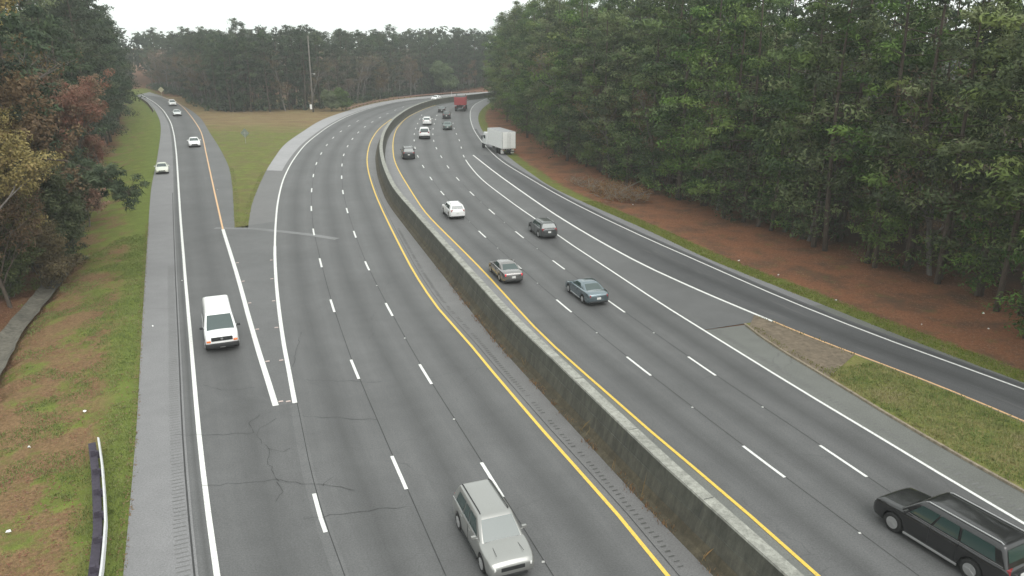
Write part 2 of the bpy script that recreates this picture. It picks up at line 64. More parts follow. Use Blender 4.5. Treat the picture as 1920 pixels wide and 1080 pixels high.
'DI':[(-27.26,36.06),(-28.11,37.87),(-28.95,39.69),(-29.79,41.50),(-30.63,43.32),(-31.46,45.14),(-32.28,46.96),(-33.07,48.80),(-33.82,50.65),(-34.54,52.52),(-35.23,54.39),(-35.89,56.28),(-36.53,58.17),(-37.16,60.07),(-37.77,61.97),(-38.38,63.88),(-39.00,65.78),(-39.57,67.58)],
'TR':[(9.71,21.54),(8.24,25.27),(6.81,29.00),(5.46,32.76),(4.12,36.53),(2.79,40.31),(1.43,44.07),(0.12,47.85),(-1.08,51.66),(-2.25,55.48),(-3.43,59.31),(-4.60,63.13),(-5.78,66.95),(-6.96,70.78),(-8.13,74.60),(-9.30,78.43),(-10.46,82.25),(-11.63,86.08),(-12.78,89.91),(-13.87,93.76),(-14.87,97.63),(-15.78,101.52),(-16.66,105.42),(-17.51,109.33),(-18.35,113.24),(-19.14,117.16),(-19.90,121.09),(-20.63,125.02),(-21.34,128.96),(-22.03,132.90),(-22.67,136.84),(-23.27,140.80),(-23.83,144.76),(-24.37,148.72),(-24.89,152.68),(-25.37,156.65),(-25.82,160.63),(-26.23,164.61),(-26.60,168.59),(-26.95,172.57),(-27.28,176.56),(-27.58,180.55),(-27.84,184.53),(-28.06,188.53),(-28.22,192.52),(-28.35,196.52),(-28.44,200.52),(-28.51,204.51),(-28.56,208.51),(-28.58,212.51),(-28.56,216.51),(-28.49,220.50),(-28.35,224.50),(-28.15,228.49),(-27.90,232.48),(-27.61,236.46),(-27.28,240.45),(-26.89,244.42),(-26.40,248.37),(-25.78,252.30),(-24.99,256.19),(-24.02,260.04),(-22.86,263.83),(-21.51,267.56),(-19.99,271.22),(-18.30,274.82),(-16.50,278.38),(-14.62,281.89),(-12.70,285.40),(-10.75,288.90)],
}

# ---------------------------------------------------------------- helpers
def mesh(name, V, F, mats, parent=None, smooth=False, mi=None):
    me = bpy.data.meshes.new(name); me.from_pydata([tuple(v) for v in V], [], [tuple(f) for f in F])
    if not isinstance(mats, (list, tuple)): mats = [mats]
    for m in mats: me.materials.append(m)
    if mi: me.polygons.foreach_set('material_index', mi)
    if smooth: me.polygons.foreach_set('use_smooth', [True]*len(me.polygons))
    me.update()
    o = bpy.data.objects.new(name, me); COL.objects.link(o)
    if parent: o.parent = parent
    return o
def tag(o, label=None, cat=None, group=None, kind=None):
    if label: o['label'] = label
    if cat: o['category'] = cat
    if group: o['group'] = group
    if kind: o['kind'] = kind
    return o
def empty(name, loc=(0,0,0), rz=0, label=None, cat=None, group=None):
    o = bpy.data.objects.new(name, None); COL.objects.link(o); o.location = loc; o.rotation_euler = (0,0,rz)
    o.empty_display_size = .2
    return tag(o, label, cat, group)
def copy_tree(root, loc, rz=0, sc=1, label=None, cat=None, group=None):
    r = root.copy(); COL.objects.link(r); r.location = loc; r.rotation_euler = (0,0,rz); r.scale = (sc,)*3
    tag(r, label, cat, group)
    for c in list(root.children):
        k = c.copy(); COL.objects.link(k); k.parent = r
        for g in list(c.children):
            q = g.copy(); COL.objects.link(q); q.parent = k
    return r
class MB:
    def __init__(s): s.V = []; s.F = []
    def box(s, c, d, rz=0, tx=1, ty=1, pitch=0):   # tx,ty: taper of the top
        n = len(s.V); cr, sr = cos(rz), sin(rz); cp, sp = cos(pitch), sin(pitch)
        for z in (-.5,.5):
            kx, ky = (tx, ty) if z > 0 else (1, 1)
            for x, y in ((-.5,-.5),(.5,-.5),(.5,.5),(-.5,.5)):
                X, Y, Z = x*d[0]*kx, y*d[1]*ky, z*d[2]
                X, Z = X*cp+Z*sp, -X*sp+Z*cp
                s.V.append((c[0]+X*cr-Y*sr, c[1]+X*sr+Y*cr, c[2]+Z))
        s.F += [(n,n+3,n+2,n+1),(n+4,n+5,n+6,n+7)]+[(n+i,n+(i+1)%4,n+4+(i+1)%4,n+4+i) for i in range(4)]
        return s
    def quad(s, a, b, c, d):
        n = len(s.V); s.V += [a,b,c,d]; s.F.append((n,n+1,n+2,n+3)); return s
    def tube(s, pts, rad, n=6, cap=True):
        pts = [Vector(p) for p in pts]
        if not isinstance(rad, (list, tuple)): rad = [rad]*len(pts)
        base = len(s.V)
        for i, p in enumerate(pts):
            t = (pts[min(i+1,len(pts)-1)]-pts[max(i-1,0)]).normalized()
            u = t.orthogonal().normalized() if abs(t.z) < .9 else t.cross(Vector((0,1,0))).normalized()
            if abs(t.z) >= .9: pass
            else: u = t.cross(Vector((0,0,1))).normalized()
            v = t.cross(u)
            for k in range(n):
                a = 2*pi*k/n; q = p + (u*cos(a)+v*sin(a))*rad[i]; s.V.append(tuple(q))
        for i in range(len(pts)-1):
            for k in range(n):
                a = base+i*n+k; b = base+i*n+(k+1)%n; s.F.append((a, b, b+n, a+n))
        if cap:
            s.F.append(tuple(base+k for k in range(n))[::-1]); e = base+(len(pts)-1)*n; s.F.append(tuple(e+k for k in range(n)))
        return s
    def cyl(s, c, r, w, axis='y', n=20, r2=None):
        base = len(s.V); r2 = r if r2 is None else r2
        for e, rr in ((-.5, r), (.5, r2)):
            for k in range(n):
                a = 2*pi*k/n
                if axis == 'y': s.V.append((c[0]+rr*cos(a), c[1]+e*w, c[2]+rr*sin(a)))
                elif axis == 'x': s.V.append((c[0]+e*w, c[1]+rr*cos(a), c[2]+rr*sin(a)))
                else: s.V.append((c[0]+rr*cos(a), c[1]+rr*sin(a), c[2]+e*w))
        for k in range(n): s.F.append((base+k, base+(k+1)%n, base+n+(k+1)%n, base+n+k))
        s.F.append(tuple(base+k for k in range(n))[::-1]); s.F.append(tuple(base+n+k for k in range(n)))
        return s
    def build(s, name, m, parent=None, smooth=False, bevel=0):
        o = mesh(name, s.V, s.F, m, parent, smooth)
        if bevel:
            b = o.modifiers.new('bevel', 'BEVEL'); b.width = bevel; b.segments = 2; b.limit_method = 'ANGLE'
        return o

# ---------------------------------------------------------------- line tools
def arr(l): return np.array(l, float)
def cum(l): return np.r_[0, np.cumsum(np.linalg.norm(np.diff(l, axis=0), axis=1))]
def ext(l, near=0, far=0):
    l = arr(l)
    if near: t = l[0]-l[1]; l = np.vstack([l[0]+t/np.linalg.norm(t)*near, l])
    if far: t = l[-1]-l[-3]; l = np.vstack([l, l[-1]+t/np.linalg.norm(t)*far])
    return l
def resample(l, n=None, step=None):
    l = arr(l); d = cum(l)
    if n is None: n = max(2, int(d[-1]/step)+1)
    s = np.linspace(0, d[-1], n)
    return np.c_[np.interp(s, d, l[:,0]), np.interp(s, d, l[:,1])]
def at(l, s):
    l = arr(l); d = cum(l)
    if s < 0: t = (l[1]-l[0])/np.linalg.norm(l[1]-l[0]); return l[0]+t*s
    if s > d[-1]: t = (l[-1]-l[-2])/np.linalg.norm(l[-1]-l[-2]); return l[-1]+t*(s-d[-1])
    return np.array([np.interp(s, d, l[:,0]), np.interp(s, d, l[:,1])])
def cut(l, s0, s1, step=2.0):
    n = max(2, int(abs(s1-s0)/step)+1); return np.array([at(l, s) for s in np.linspace(s0, s1, n)])
def normals(l):
    l = arr(l); t = np.gradient(l, axis=0); t /= np.linalg.norm(t, axis=1)[:,None]; return np.c_[t[:,1], -t[:,0]]     # points to the right of travel
def off(l, d): l = arr(l); return l + normals(l)*d
def proj(p, l):
    l = arr(l); d = cum(l); a = l[:-1]; b = l[1:]; ab = b-a
    t = np.clip(((p-a)*ab).sum(1)/(ab*ab).sum(1), 0, 1); q = a+ab*t[:,None]; e = np.linalg.norm(q-p, axis=1); i = e.argmin()
    return e[i], d[i]+t[i]*(d[i+1]-d[i])
def clipY(l, y0=None, y1=None):
    l = arr(l)
    m = np.ones(len(l), bool)
    if y0 is not None: m &= l[:,1] >= y0
    if y1 is not None: m &= l[:,1] <= y1
    return l[m]
def uvset(me, uvs):
    lay = me.uv_layers.new(name='UVMap'); idx = np.zeros(len(me.loops), int); me.loops.foreach_get('vertex_index', idx)
    lay.data.foreach_set('uv', arr(uvs)[idx].ravel())
def strip(name, A, B, z, m, uw=1.0, rows=None, kind='structure', nx=1, parent=None):
    A = arr(A); B = arr(B); n = rows or max(3, int(max(cum(A)[-1], cum(B)[-1])/2.5))
    A = resample(A, n); B = resample(B, n); V = []; F = []; uv = []
    s = cum((A+B)/2)
    for i in range(n):
        for j in range(nx+1):
            p = A[i]+(B[i]-A[i])*j/nx; V.append((p[0], p[1], z)); uv.append((uw*j/nx, s[i]))
    for i in range(n-1):
        for j in range(nx):
            a = i*(nx+1)+j; F.append((a, a+1, a+nx+2, a+nx+1))
    o = mesh(name, V, F, m, parent); uvset(o.data, uv); tag(o, kind=kind); return o
def ribbon(name, l, w, z, m, kind='structure', build=True, mb=None):
    L_ = off(l, -w/2); R_ = off(l, w/2)
    mb = mb or MB(); n = len(mb.V)
    for a, b in zip(L_, R_): mb.V += [(a[0], a[1], z), (b[0], b[1], z)]
    for i in range(len(L_)-1): k = n+2*i; mb.F.append((k, k+1, k+3, k+2))
    if build: return tag(mb.build(name, m), kind=kind)
    return mb
def poly(name, P, z, m, kind='structure', thick=0):
    P = arr(P); tri = tessellate_polygon([[Vector((p[0], p[1], 0)) for p in P]])
    V = [(p[0], p[1], z) for p in P]; F = [tuple(t) for t in tri]
    F = [f if (Vector(V[f[1]])-Vector(V[f[0]])).cross(Vector(V[f[2]])-Vector(V[f[0]])).z > 0 else f[::-1] for f in F]
    if thick:
        n = len(P); V += [(p[0], p[1], z-thick) for p in P]; F += [(i, (i+1)%n, n+(i+1)%n, n+i) for i in range(n)]
    return tag(mesh(name, V, F, m), kind=kind)

# ---------------------------------------------------------------- materials
def nodes(name):
    m = bpy.data.materials.new(name); m.use_nodes = True; t = m.node_tree; return m, t, t.nodes['Principled BSDF']
def N(t, kind, **kw):
    n = t.nodes.new('ShaderNode'+kind)
    for k, v in kw.items():
        if k in n.inputs: n.inputs[k].default_value = v
        else: setattr(n, k, v)
    return n
def noise_(t, vec, scale, detail=4, rough=.6, dist=0):
    n = N(t, 'TexNoise', Scale=scale, Detail=detail, Roughness=rough, Distortion=dist)
    if vec: t.links.new(vec, n.inputs['Vector'])
    return n.outputs['Fac']
def ramp(t, fac, stops, interp='LINEAR'):
    r = N(t, 'ValToRGB'); r.color_ramp.interpolation = interp; e = r.color_ramp.elements
    while len(e) < len(stops): e.new(.5)
    for x, (p, c) in zip(e, stops):
        x.position = p; x.color = (c, c, c, 1) if isinstance(c, (int, float)) else (*c, 1)
    t.links.new(fac, r.inputs[0]); return r.outputs[0]
def mix(t, a, b, fac, mode='MIX'):
    n = N(t, 'MixRGB', blend_type=mode)
    for i, x in ((1, a), (2, b), (0, fac)):
        if isinstance(x, (int, float)): n.inputs[i].default_value = x if i == 0 else (x, x, x, 1)
        elif isinstance(x, tuple): n.inputs[i].default_value = (*x, 1)
        else: t.links.new(x, n.inputs[i])
    return n.outputs[0]
def math_(t, op, a, b=0.0):
    n = N(t, 'Math', operation=op)
    for i, x in ((0, a), (1, b)):
        if isinstance(x, (int, float)): n.inputs[i].default_value = x
        else: t.links.new(x, n.inputs[i])
    return n.outputs[0]
def geo(t): return N(t, 'NewGeometry').outputs['Position']
def objc(t): return N(t, 'TexCoord').outputs['Object']
def bump(t, bsdf, h, strength=.5, dist=.02):
    b = N(t, 'Bump', Strength=strength, Distance=dist); t.links.new(h, b.inputs['Height']); t.links.new(b.outputs[0], bsdf.inputs['Normal'])
def simple(name, col, rough=.5, metal=0, spec=None, coat=0, var=0, scale=3):
    m, t, b = nodes(name)
    b.inputs['Roughness'].default_value = rough; b.inputs['Metallic'].default_value = metal; b.inputs['Coat Weight'].default_value = coat
    b.inputs['Coat Roughness'].default_value = .08
    if var:
        n = noise_(t, objc(t), scale, 5)
        c = ramp(t, n, [(.3, tuple(x*(1-var) for x in col)), (.7, tuple(min(1, x*(1+var)) for x in col))]); t.links.new(c, b.inputs['Base Color'])
    else: b.inputs['Base Color'].default_value = (*col, 1)
    return m

def asphalt(name, base, lanes=False, tint=(1,1,1), dark=.80, patch=.12, streak=0, track=.17):
    m, t, b = nodes(name); p = geo(t)
    fine = noise_(t, p, 14, 3, .8); grit = noise_(t, p, 60, 2, .7); big = noise_(t, p, .12, 4, .6); mid = noise_(t, p, .9, 4, .6)
    c = ramp(t, big, [(.3, tuple(base*x*(1-patch) for x in tint)), (.7, tuple(base*x*(1+patch) for x in tint))])
    c = mix(t, c, ramp(t, mid, [(.3, .93), (.7, 1.05)]), 1, 'MULTIPLY')
    c = mix(t, c, ramp(t, fine, [(.25, .66), (.75, 1.34)]), 1, 'MULTIPLY')
    c = mix(t, c, ramp(t, grit, [(.3, .78), (.7, 1.2)]), .7, 'MULTIPLY')
    if lanes:      # oil-darkened strip down the middle of each lane, paler wheel paths
        uv = N(t, 'TexCoord').outputs['UV']; sx = N(t, 'SeparateXYZ'); t.links.new(uv, sx.inputs[0])
        wob = math_(t, 'MULTIPLY', math_(t, 'SUBTRACT', noise_(t, p, .08, 2), .5), .12)
        fr = math_(t, 'FRACT', math_(t, 'ADD', sx.outputs[0], wob))
        k = ramp(t, fr, [(0, 1.0), (.22, 1+track*.55), (.38, 1-track*.6), (.52, 1-track*1.6), (.66, 1-track*.6), (.80, 1+track*.55), (1, 1.0)])
        c = mix(t, c, k, 1, 'MULTIPLY')
        mp = N(t, 'Mapping'); mp.inputs['Scale'].default_value = (14, .12, 1); t.links.new(uv, mp.inputs[0])
        sk = noise_(t, mp.outputs[0], 1, 4, .7); c = mix(t, c, ramp(t, sk, [(.3, .94), (.7, 1.05)]), 1, 'MULTIPLY')
        if streak:
            mp2 = N(t, 'Mapping'); mp2.inputs['Scale'].default_value = (5, .09, 1); t.links.new(uv, mp2.inputs[0])
            s2 = ramp(t, noise_(t, mp2.outputs[0], 1, 5, .75), [(.56, 0.0), (.68, 1.0)]); c = mix(t, c, (.21, .205, .2), math_(t, 'MULTIPLY', s2, streak))
    # fine crack network
    v = N(t, 'TexVoronoi', feature='DISTANCE_TO_EDGE'); v.inputs['Scale'].default_value = .11
    dn = N(t, 'TexNoise', Scale=.6, Detail=5); t.links.new(p, dn.inputs['Vector'])
    dm = N(t, 'MixRGB', blend_type='ADD'); dm.inputs[0].default_value = 2.2; t.links.new(p, dm.inputs[1]); t.links.new(dn.outputs['Color'], dm.inputs[2]); t.links.new(dm.outputs[0], v.inputs['Vector'])
    cr = ramp(t, v.outputs['Distance'], [(0, 1.0), (.0035, 0.0)])
    msk = ramp(t, noise_(t, p, .16, 3), [(.48, 0.0), (.6, .45)])
    c = mix(t, c, (.05, .05, .05), math_(t, 'MULTIPLY', cr, msk))
    t.links.new(c, b.inputs['Base Color']); b.inputs['Roughness'].default_value = .66
    bump(t, b, grit, .35, .006); return m

M = {}
M['asphalt'] = asphalt('asphalt_lane', .108, True)
M['asphalt_ramp'] = asphalt('asphalt_ramp', .104, True, track=.13)
M['asphalt_gore'] = asphalt('asphalt_gore', .126, patch=.15)
M['asphalt_exit'] = asphalt('asphalt_exit', .085, True, tint=(1,1,1.03), streak=.35)
M['shoulder'] = asphalt('shoulder_pavement', .21, tint=(1,.985,1.0), patch=.08)
M['shoulder_pink'] = asphalt('inner_shoulder', .155, tint=(1.01,.99,.98), patch=.10)
M['shoulder_rough'] = asphalt('rough_shoulder', .16, tint=(.98,1,.92), patch=.12)
def paint(name, col, wear=.5):
    m, t, b = nodes(name); p = geo(t)
    n = noise_(t, p, 9, 5, .8); c = ramp(t, n, [(.30, tuple(x*.35+.05 for x in col)), (.36+wear*.25, col)]); t.links.new(c, b.inputs['Base Color']); b.inputs['Roughness'].default_value = .6
    return m
M['white_paint'] = paint('white_road_paint', (.80,.80,.77)); M['yellow_paint'] = paint('yellow_road_paint', (.83,.56,.09)); M['worn_white'] = paint('worn_white_paint', (.66,.66,.63), .9)
M['orange_paint'] = paint('orange_yellow_paint', (.80,.50,.26))
M['groove'] = simple('groove_dirt', (.085,.085,.08), .95, var=.3, scale=5)
M['seam'] = simple('seam_tar', (.045,.045,.045), .9, var=.3)
M['rubber'] = simple('tyre_rubber', (.018,.018,.018), .8); M['dark'] = simple('dark_plastic', (.02,.021,.022), .6)
M['alloy'] = simple('alloy', (.55,.55,.55), .35, .8); M['chrome'] = simple('chrome', (.7,.7,.7), .2, 1)
M['glass'] = simple('car_glass', (.03,.055,.052), .05, 0, coat=.5); M['glass'].node_tree.nodes['Principled BSDF'].inputs['Specular IOR Level'].default_value = .8
M['lamp'] = simple('lamp_lens', (.75,.75,.72), .15, coat=1); M['red_lens'] = simple('red_lens', (.27,.02,.025), .2, coat=1); M['brake'] = simple('lit_brake_lens', (.6,.03,.04), .3); _b = M['brake'].node_tree.nodes['Principled BSDF']; _b.inputs['Emission Color'].default_value = (1,.05,.08,1); _b.inputs['Emission Strength'].default_value = .45; M['amber'] = simple('amber_lens', (.85,.22,.05), .25, coat=1)
M['steel'] = simple('galvanised_steel', (.5,.51,.5), .5, .5, var=.15); M['wood_post'] = simple('weathered_wood', (.085,.07,.055), .9, var=.3, scale=6)
M['channel'] = None; M['rust_steel'] = simple('rusty_steel', (.30,.17,.13), .7, .1, var=.3)
M['plate'] = simple('plate_white', (.7,.7,.68), .5); M['white_flat'] = simple('white_flat', (.84,.84,.82), .6, var=.05)

def concrete(name, base, dark=.55, grime=True):
    m, t, b = nodes(name); p = geo(t)
    c = ramp(t, noise_(t, p, .8, 6, .7), [(.25, tuple(x*dark for x in base)), (.7, base)])
    mp = N(t, 'Mapping'); mp.inputs['Scale'].default_value = (3, 3, .25); t.links.new(p, mp.inputs[0])
    st = noise_(t, mp.outputs[0], 1, 5, .75)
    c = mix(t, c, ramp(t, st, [(.35, .6), (.65, 1.12)]), 1, 'MULTIPLY')
    c = mix(t, c, ramp(t, noise_(t, p, 22, 3), [(.3, .85), (.7, 1.12)]), 1, 'MULTIPLY')
    t.links.new(c, b.inputs['Base Color']); b.inputs['Roughness'].default_value = .92; bump(t, b, noise_(t, p, 9, 5), .4, .02); return m
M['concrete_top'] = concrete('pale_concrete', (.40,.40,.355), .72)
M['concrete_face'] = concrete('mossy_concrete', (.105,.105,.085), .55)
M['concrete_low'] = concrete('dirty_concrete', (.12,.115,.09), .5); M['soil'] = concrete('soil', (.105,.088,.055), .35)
M['concrete_old'] = concrete('old_concrete', (.235,.185,.13), .55)
M['channel'] = concrete('channel_concrete', (.19,.175,.14), .45)
M['kerb'] = concrete('kerb_concrete', (.36,.30,.22), .7)

def mp_(t, p):
    n = N(t, 'Mapping'); n.inputs['Scale'].default_value = (.12, .45, 1); t.links.new(p, n.inputs[0]); return n.outputs[0]
def ground_mat(name, verge=None):
    m, t, b = nodes(name); p = geo(t)
    big = noise_(t, p, .11, 5, .65); mid = noise_(t, p, .55, 5, .7, .4); fine = noise_(t, p, 5, 4, .75); grain = noise_(t, p, 24, 3, .8)
    g = ramp(t, mid, [(.25, (.14,.13,.045)), (.45, (.13,.155,.036)), (.6, (.165,.195,.045)), (.8, (.21,.19,.07))])
    br = ramp(t, fine, [(.3, (.095,.068,.040)), (.5, (.165,.120,.065)), (.7, (.23,.17,.10))])
    straw = ramp(t, fine, [(.25, (.14,.064,.037)), (.5, (.225,.10,.054)), (.75, (.30,.155,.085))])
    straw = mix(t, straw, (.075,.058,.042), ramp(t, noise_(t, p, .22, 6, .75), [(.46, 0.0), (.66, .8)])); straw = mix(t, straw, (.13,.13,.045), ramp(t, noise_(t, p, .4, 6, .8), [(.56, 0.0), (.68, .65)]))
    if verge == 'ground':
        ar = N(t, 'Attribute', attribute_name='dr').outputs['Fac']; al = N(t, 'Attribute', attribute_name='dl').outputs['Fac']
        wob = math_(t, 'MULTIPLY', math_(t, 'SUBTRACT', mid, .5), 3.0)
        # right verge: a grass ribbon, then pine straw, then dark forest floor
        x = math_(t, 'ADD', ar, wob)
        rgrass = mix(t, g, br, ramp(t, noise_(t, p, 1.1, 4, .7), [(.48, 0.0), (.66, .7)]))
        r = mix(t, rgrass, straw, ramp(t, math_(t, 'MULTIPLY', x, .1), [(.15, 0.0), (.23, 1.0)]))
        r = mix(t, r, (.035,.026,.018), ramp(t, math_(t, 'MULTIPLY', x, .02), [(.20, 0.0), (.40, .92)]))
        # left verge: grass with brown patches, then leaf litter
        y = math_(t, 'ADD', al, math_(t, 'MULTIPLY', math_(t, 'SUBTRACT', big, .5), 6.0))
        sp3 = N(t, 'SeparateXYZ'); t.links.new(p, sp3.inputs[0]); yb = math_(t, 'MULTIPLY', math_(t, 'SUBTRACT', 65.0, math_(t, 'MINIMUM', sp3.outputs[1], 130.0)), .0018)
        patch = ramp(t, math_(t, 'ADD', math_(t, 'ADD', noise_(t, p, .28, 6, .72), yb), math_(t, 'MULTIPLY', al, .018)), [(.51, 0.0), (.62, 1.0)])
        lbr = ramp(t, fine, [(.3, (.11,.062,.040)), (.5, (.20,.115,.068)), (.7, (.29,.17,.10))])
        l = mix(t, g, lbr, math_(t, 'MULTIPLY', patch, .85))
        l = mix(t, l, mix(t, g, (.13,.175,.042), .4), ramp(t, math_(t, 'MULTIPLY', math_(t, 'ADD', al, math_(t, 'MULTIPLY', wob, .5)), .1), [(.10, 1.0), (.24, 0.0)]))
        l = mix(t, l, ramp(t, fine, [(.3, (.08,.036,.022)), (.7, (.17,.08,.045))]), ramp(t, math_(t, 'MULTIPLY', y, .1), [(.75, 0.0), (.95, .85)]))
        side = N(t, 'Attribute', attribute_name='side').outputs['Fac']
        c = mix(t, l, r, side)
    elif verge == 'gore':
        sy = N(t, 'SeparateXYZ'); t.links.new(p, sy.inputs[0])
        yy = math_(t, 'ADD', sy.outputs[1], math_(t, 'MULTIPLY', math_(t, 'SUBTRACT', big, .5), 60))
        red = ramp(t, noise_(t, mp_(t, p), 1, 6, .7), [(.3, (.12,.075,.045)), (.48, (.21,.135,.075)), (.6, (.25,.20,.10)), (.75, (.19,.18,.07))])
        c = mix(t, g, br, ramp(t, noise_(t, p, .30, 6, .78), [(.42, .05), (.64, .75)]))
        c = mix(t, c, red, ramp(t, math_(t, 'MULTIPLY', yy, .002), [(.345, 0.0), (.39, .85)]))
    else:
        c = mix(t, g, ramp(t, fine, [(.3, (.14,.115,.05)), (.7, (.26,.22,.10))]), ramp(t, noise_(t, p, .5, 5, .7), [(.38, .1), (.62, .85)]))
    c = mix(t, c, ramp(t, grain, [(.3, .55), (.7, 1.45)]), 1, 'MULTIPLY')
    t.links.new(c, b.inputs['Base Color']); b.inputs['Roughness'].default_value = .95; b.inputs['Specular IOR Level'].default_value = .1
    bump(t, b, fine, .7, .08); return m
M['ground'] = ground_mat('verge_ground', 'ground'); M['gore_grass'] = ground_mat('gore_grass_ground', 'gore'); M['island_grass'] = ground_mat('island_grass_ground', 'island')

def foliage(name, cols, rough=.75, rnd=.35, trans=.15):
    m, t, b = nodes(name)
    a = N(t, 'Attribute', attribute_name='tint').outputs['Fac']
    oi = N(t, 'ObjectInfo').outputs['Random']
    c = ramp(t, a, [(i/(len(cols)-1), col) for i, col in enumerate(cols)])
    hv = N(t, 'HueSaturation'); t.links.new(c, hv.inputs['Color'])
    t.links.new(math_(t, 'ADD', math_(t, 'MULTIPLY', oi, rnd), 1-rnd/2), hv.inputs['Value'])
    t.links.new(math_(t, 'ADD', math_(t, 'MULTIPLY', math_(t, 'FRACT', math_(t, 'MULTIPLY', oi, 7.3)), .045), .478), hv.inputs['Hue'])
    t.links.new(math_(t, 'ADD', math_(t, 'MULTIPLY', math_(t, 'FRACT', math_(t, 'MULTIPLY', oi, 3.7)), .4), .75), hv.inputs['Saturation'])
    t.links.new(hv.outputs[0], b.inputs['Base Color']); b.inputs['Roughness'].default_value = rough; b.inputs['Specular IOR Level'].default_value = .15
    tr = N(t, 'BsdfTranslucent'); t.links.new(hv.outputs[0], tr.inputs[0]); mx = N(t, 'MixShader'); mx.inputs[0].default_value = trans
    t.links.new(b.outputs[0], mx.inputs[1]); t.links.new(tr.outputs[0], mx.inputs[2]); t.links.new(mx.outputs[0], t.nodes['Material Output'].inputs[0])
    return m
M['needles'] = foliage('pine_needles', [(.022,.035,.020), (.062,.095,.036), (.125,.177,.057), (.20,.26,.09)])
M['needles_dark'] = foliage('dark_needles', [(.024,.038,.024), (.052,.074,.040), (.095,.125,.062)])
M['brown_leaf'] = foliage('brown_leaves', [(.10,.07,.045), (.15,.105,.06), (.19,.14,.075)])
M['yellow_leaf'] = foliage('yellow_leaves', [(.14,.115,.035), (.24,.195,.05), (.32,.26,.07), (.22,.145,.055)])
M['red_leaf'] = foliage('red_leaves', [(.23,.115,.085), (.32,.165,.125), (.26,.20,.13)])
M['shrub_leaf'] = foliage('shrub_leaves', [(.075,.105,.045), (.11,.15,.06), (.15,.19,.08)])
M['shrub_dark'] = foliage('dark_shrub_leaves', [(.05,.06,.03), (.08,.09,.04), (.12,.12,.06)])
M['blade'] = foliage('grass_blades', [(.12,.145,.035), (.165,.205,.048), (.24,.24,.08), (.30,.25,.13)], trans=.2)
M['litter_leaf'] = foliage('leaf_litter', [(.16,.08,.045), (.24,.12,.065), (.30,.18,.10), (.20,.15,.09)])
def bark(name, c0, c1):
    m, t, b = nodes(name); p = objc(t); mp = N(t, 'Mapping'); mp.inputs['Scale'].default_value = (8, 8, 1.5); t.links.new(p, mp.inputs[0])
    t.links.new(ramp(t, noise_(t, mp.outputs[0], 1, 5, .7), [(.3, c0), (.7, c1)]), b.inputs['Base Color']); b.inputs['Roughness'].default_value = .95; return m
M['bark'] = bark('pine_bark', (.045,.034,.027), (.11,.085,.065)); M['bark_grey'] = bark('grey_bark', (.10,.09,.08), (.22,.20,.18)); M['log'] = bark('dead_wood', (.16,.13,.10), (.34,.30,.25))

# ---------------------------------------------------------------- ground, roads and paint
def pdist(P, l):
    l = resample(l, step=3.0); out = np.full(len(P), 1e9)
    for a, b in zip(l[:-1], l[1:]):
        ab = b-a; t = np.clip(((P-a)@ab)/(ab@ab), 0, 1); q = a+t[:,None]*ab; out = np.minimum(out, np.linalg.norm(P-q, axis=1))
    return out
def side_of(P, l):       # x of the line at that y
    l = arr(l); o = np.argsort(l[:,1]); return P[:,0]-np.interp(P[:,1], l[o,1], l[o,0])
G0e = ext(LN['G0'], 25, 60); R2e = ext(LN['R2'], 25, 80); G0e, R2e = arr(G0e), arr(R2e)
DIL = arr([(-25.6,30),(-28.6,36.4),(-31.9,43.4),(-35.0,50.8),(-40.4,67.5),(-41.6,71)])
def hill(P):
    dl = pdist(P, G0e); dr = pdist(P, R2e)
    left = side_of(P, G0e) < 0; right = side_of(P, R2e) > 0
    h = np.full(len(P), -.05)
    x = dl
    hl = np.interp(x, [0, .8, 2.5, 6.0, 9, 12, 20, 40, 120], [-.03, -.06, -.25, -.72, -.76, -.50, -.2, .8, 3])
    hl = np.minimum(hl, np.interp(pdist(P, DIL), [.8, 1.6], [-1.5, 9]))
    hr = np.interp(dr, [0, .8, 2.5, 8, 14, 30, 120], [-.03, -.04, -.12, -.28, -.15, .5, 3])
    far = np.clip((P[:,1]-335)/200, 0, 1)
    h = np.where(left, hl, h); h = np.where(right, hr, h); h = h+far*5
    return h, dl, dr, left, right
def axis(lo, hi, step, outer, grow=1.35):
    a = list(np.arange(lo, hi+.1, step)); s = step
    while a[-1] < outer: s *= grow; a.append(a[-1]+s)
    s = step
    while a[0] > -outer: s *= grow; a.insert(0, a[0]-s)
    return np.array(a)
xs = np.r_[-1800,-1200,-800,-500,-350,-250,-200,np.arange(-172,-70,3.0),np.arange(-70,60,1.25),np.arange(60,110,6.0),130,170,230,320,500,900,1800]
ys = np.r_[-400,-200,-80,-30,0,np.arange(10,160,1.25),np.arange(160,376,2.5),390,410,440,480,550,700,1000,1600,2600]
gx, gy = np.meshgrid(xs, ys); P = np.c_[gx.ravel(), gy.ravel()]
h, dl, dr, lf, rt = hill(P)
rough = np.array([noise.noise(Vector((x*.4, y*.4, 0))) for x, y in P])
outside = ((lf & (dl > 1.5)) | (rt & (dr > 1.5)))
h = h+np.where(outside, rough*.12, 0)
nx_ = len(xs); F = []
for j in range(len(ys)-1):
    r0 = j*nx_
    for i in range(nx_-1): F.append((r0+i, r0+i+1, r0+nx_+i+1, r0+nx_+i))
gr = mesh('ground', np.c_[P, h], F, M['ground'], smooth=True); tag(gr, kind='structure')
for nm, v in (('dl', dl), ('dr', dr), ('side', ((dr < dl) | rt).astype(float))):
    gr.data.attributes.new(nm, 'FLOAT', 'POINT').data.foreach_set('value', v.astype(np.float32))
def gz(x, y): return float(hill(np.array([[x, y]]))[0][0])

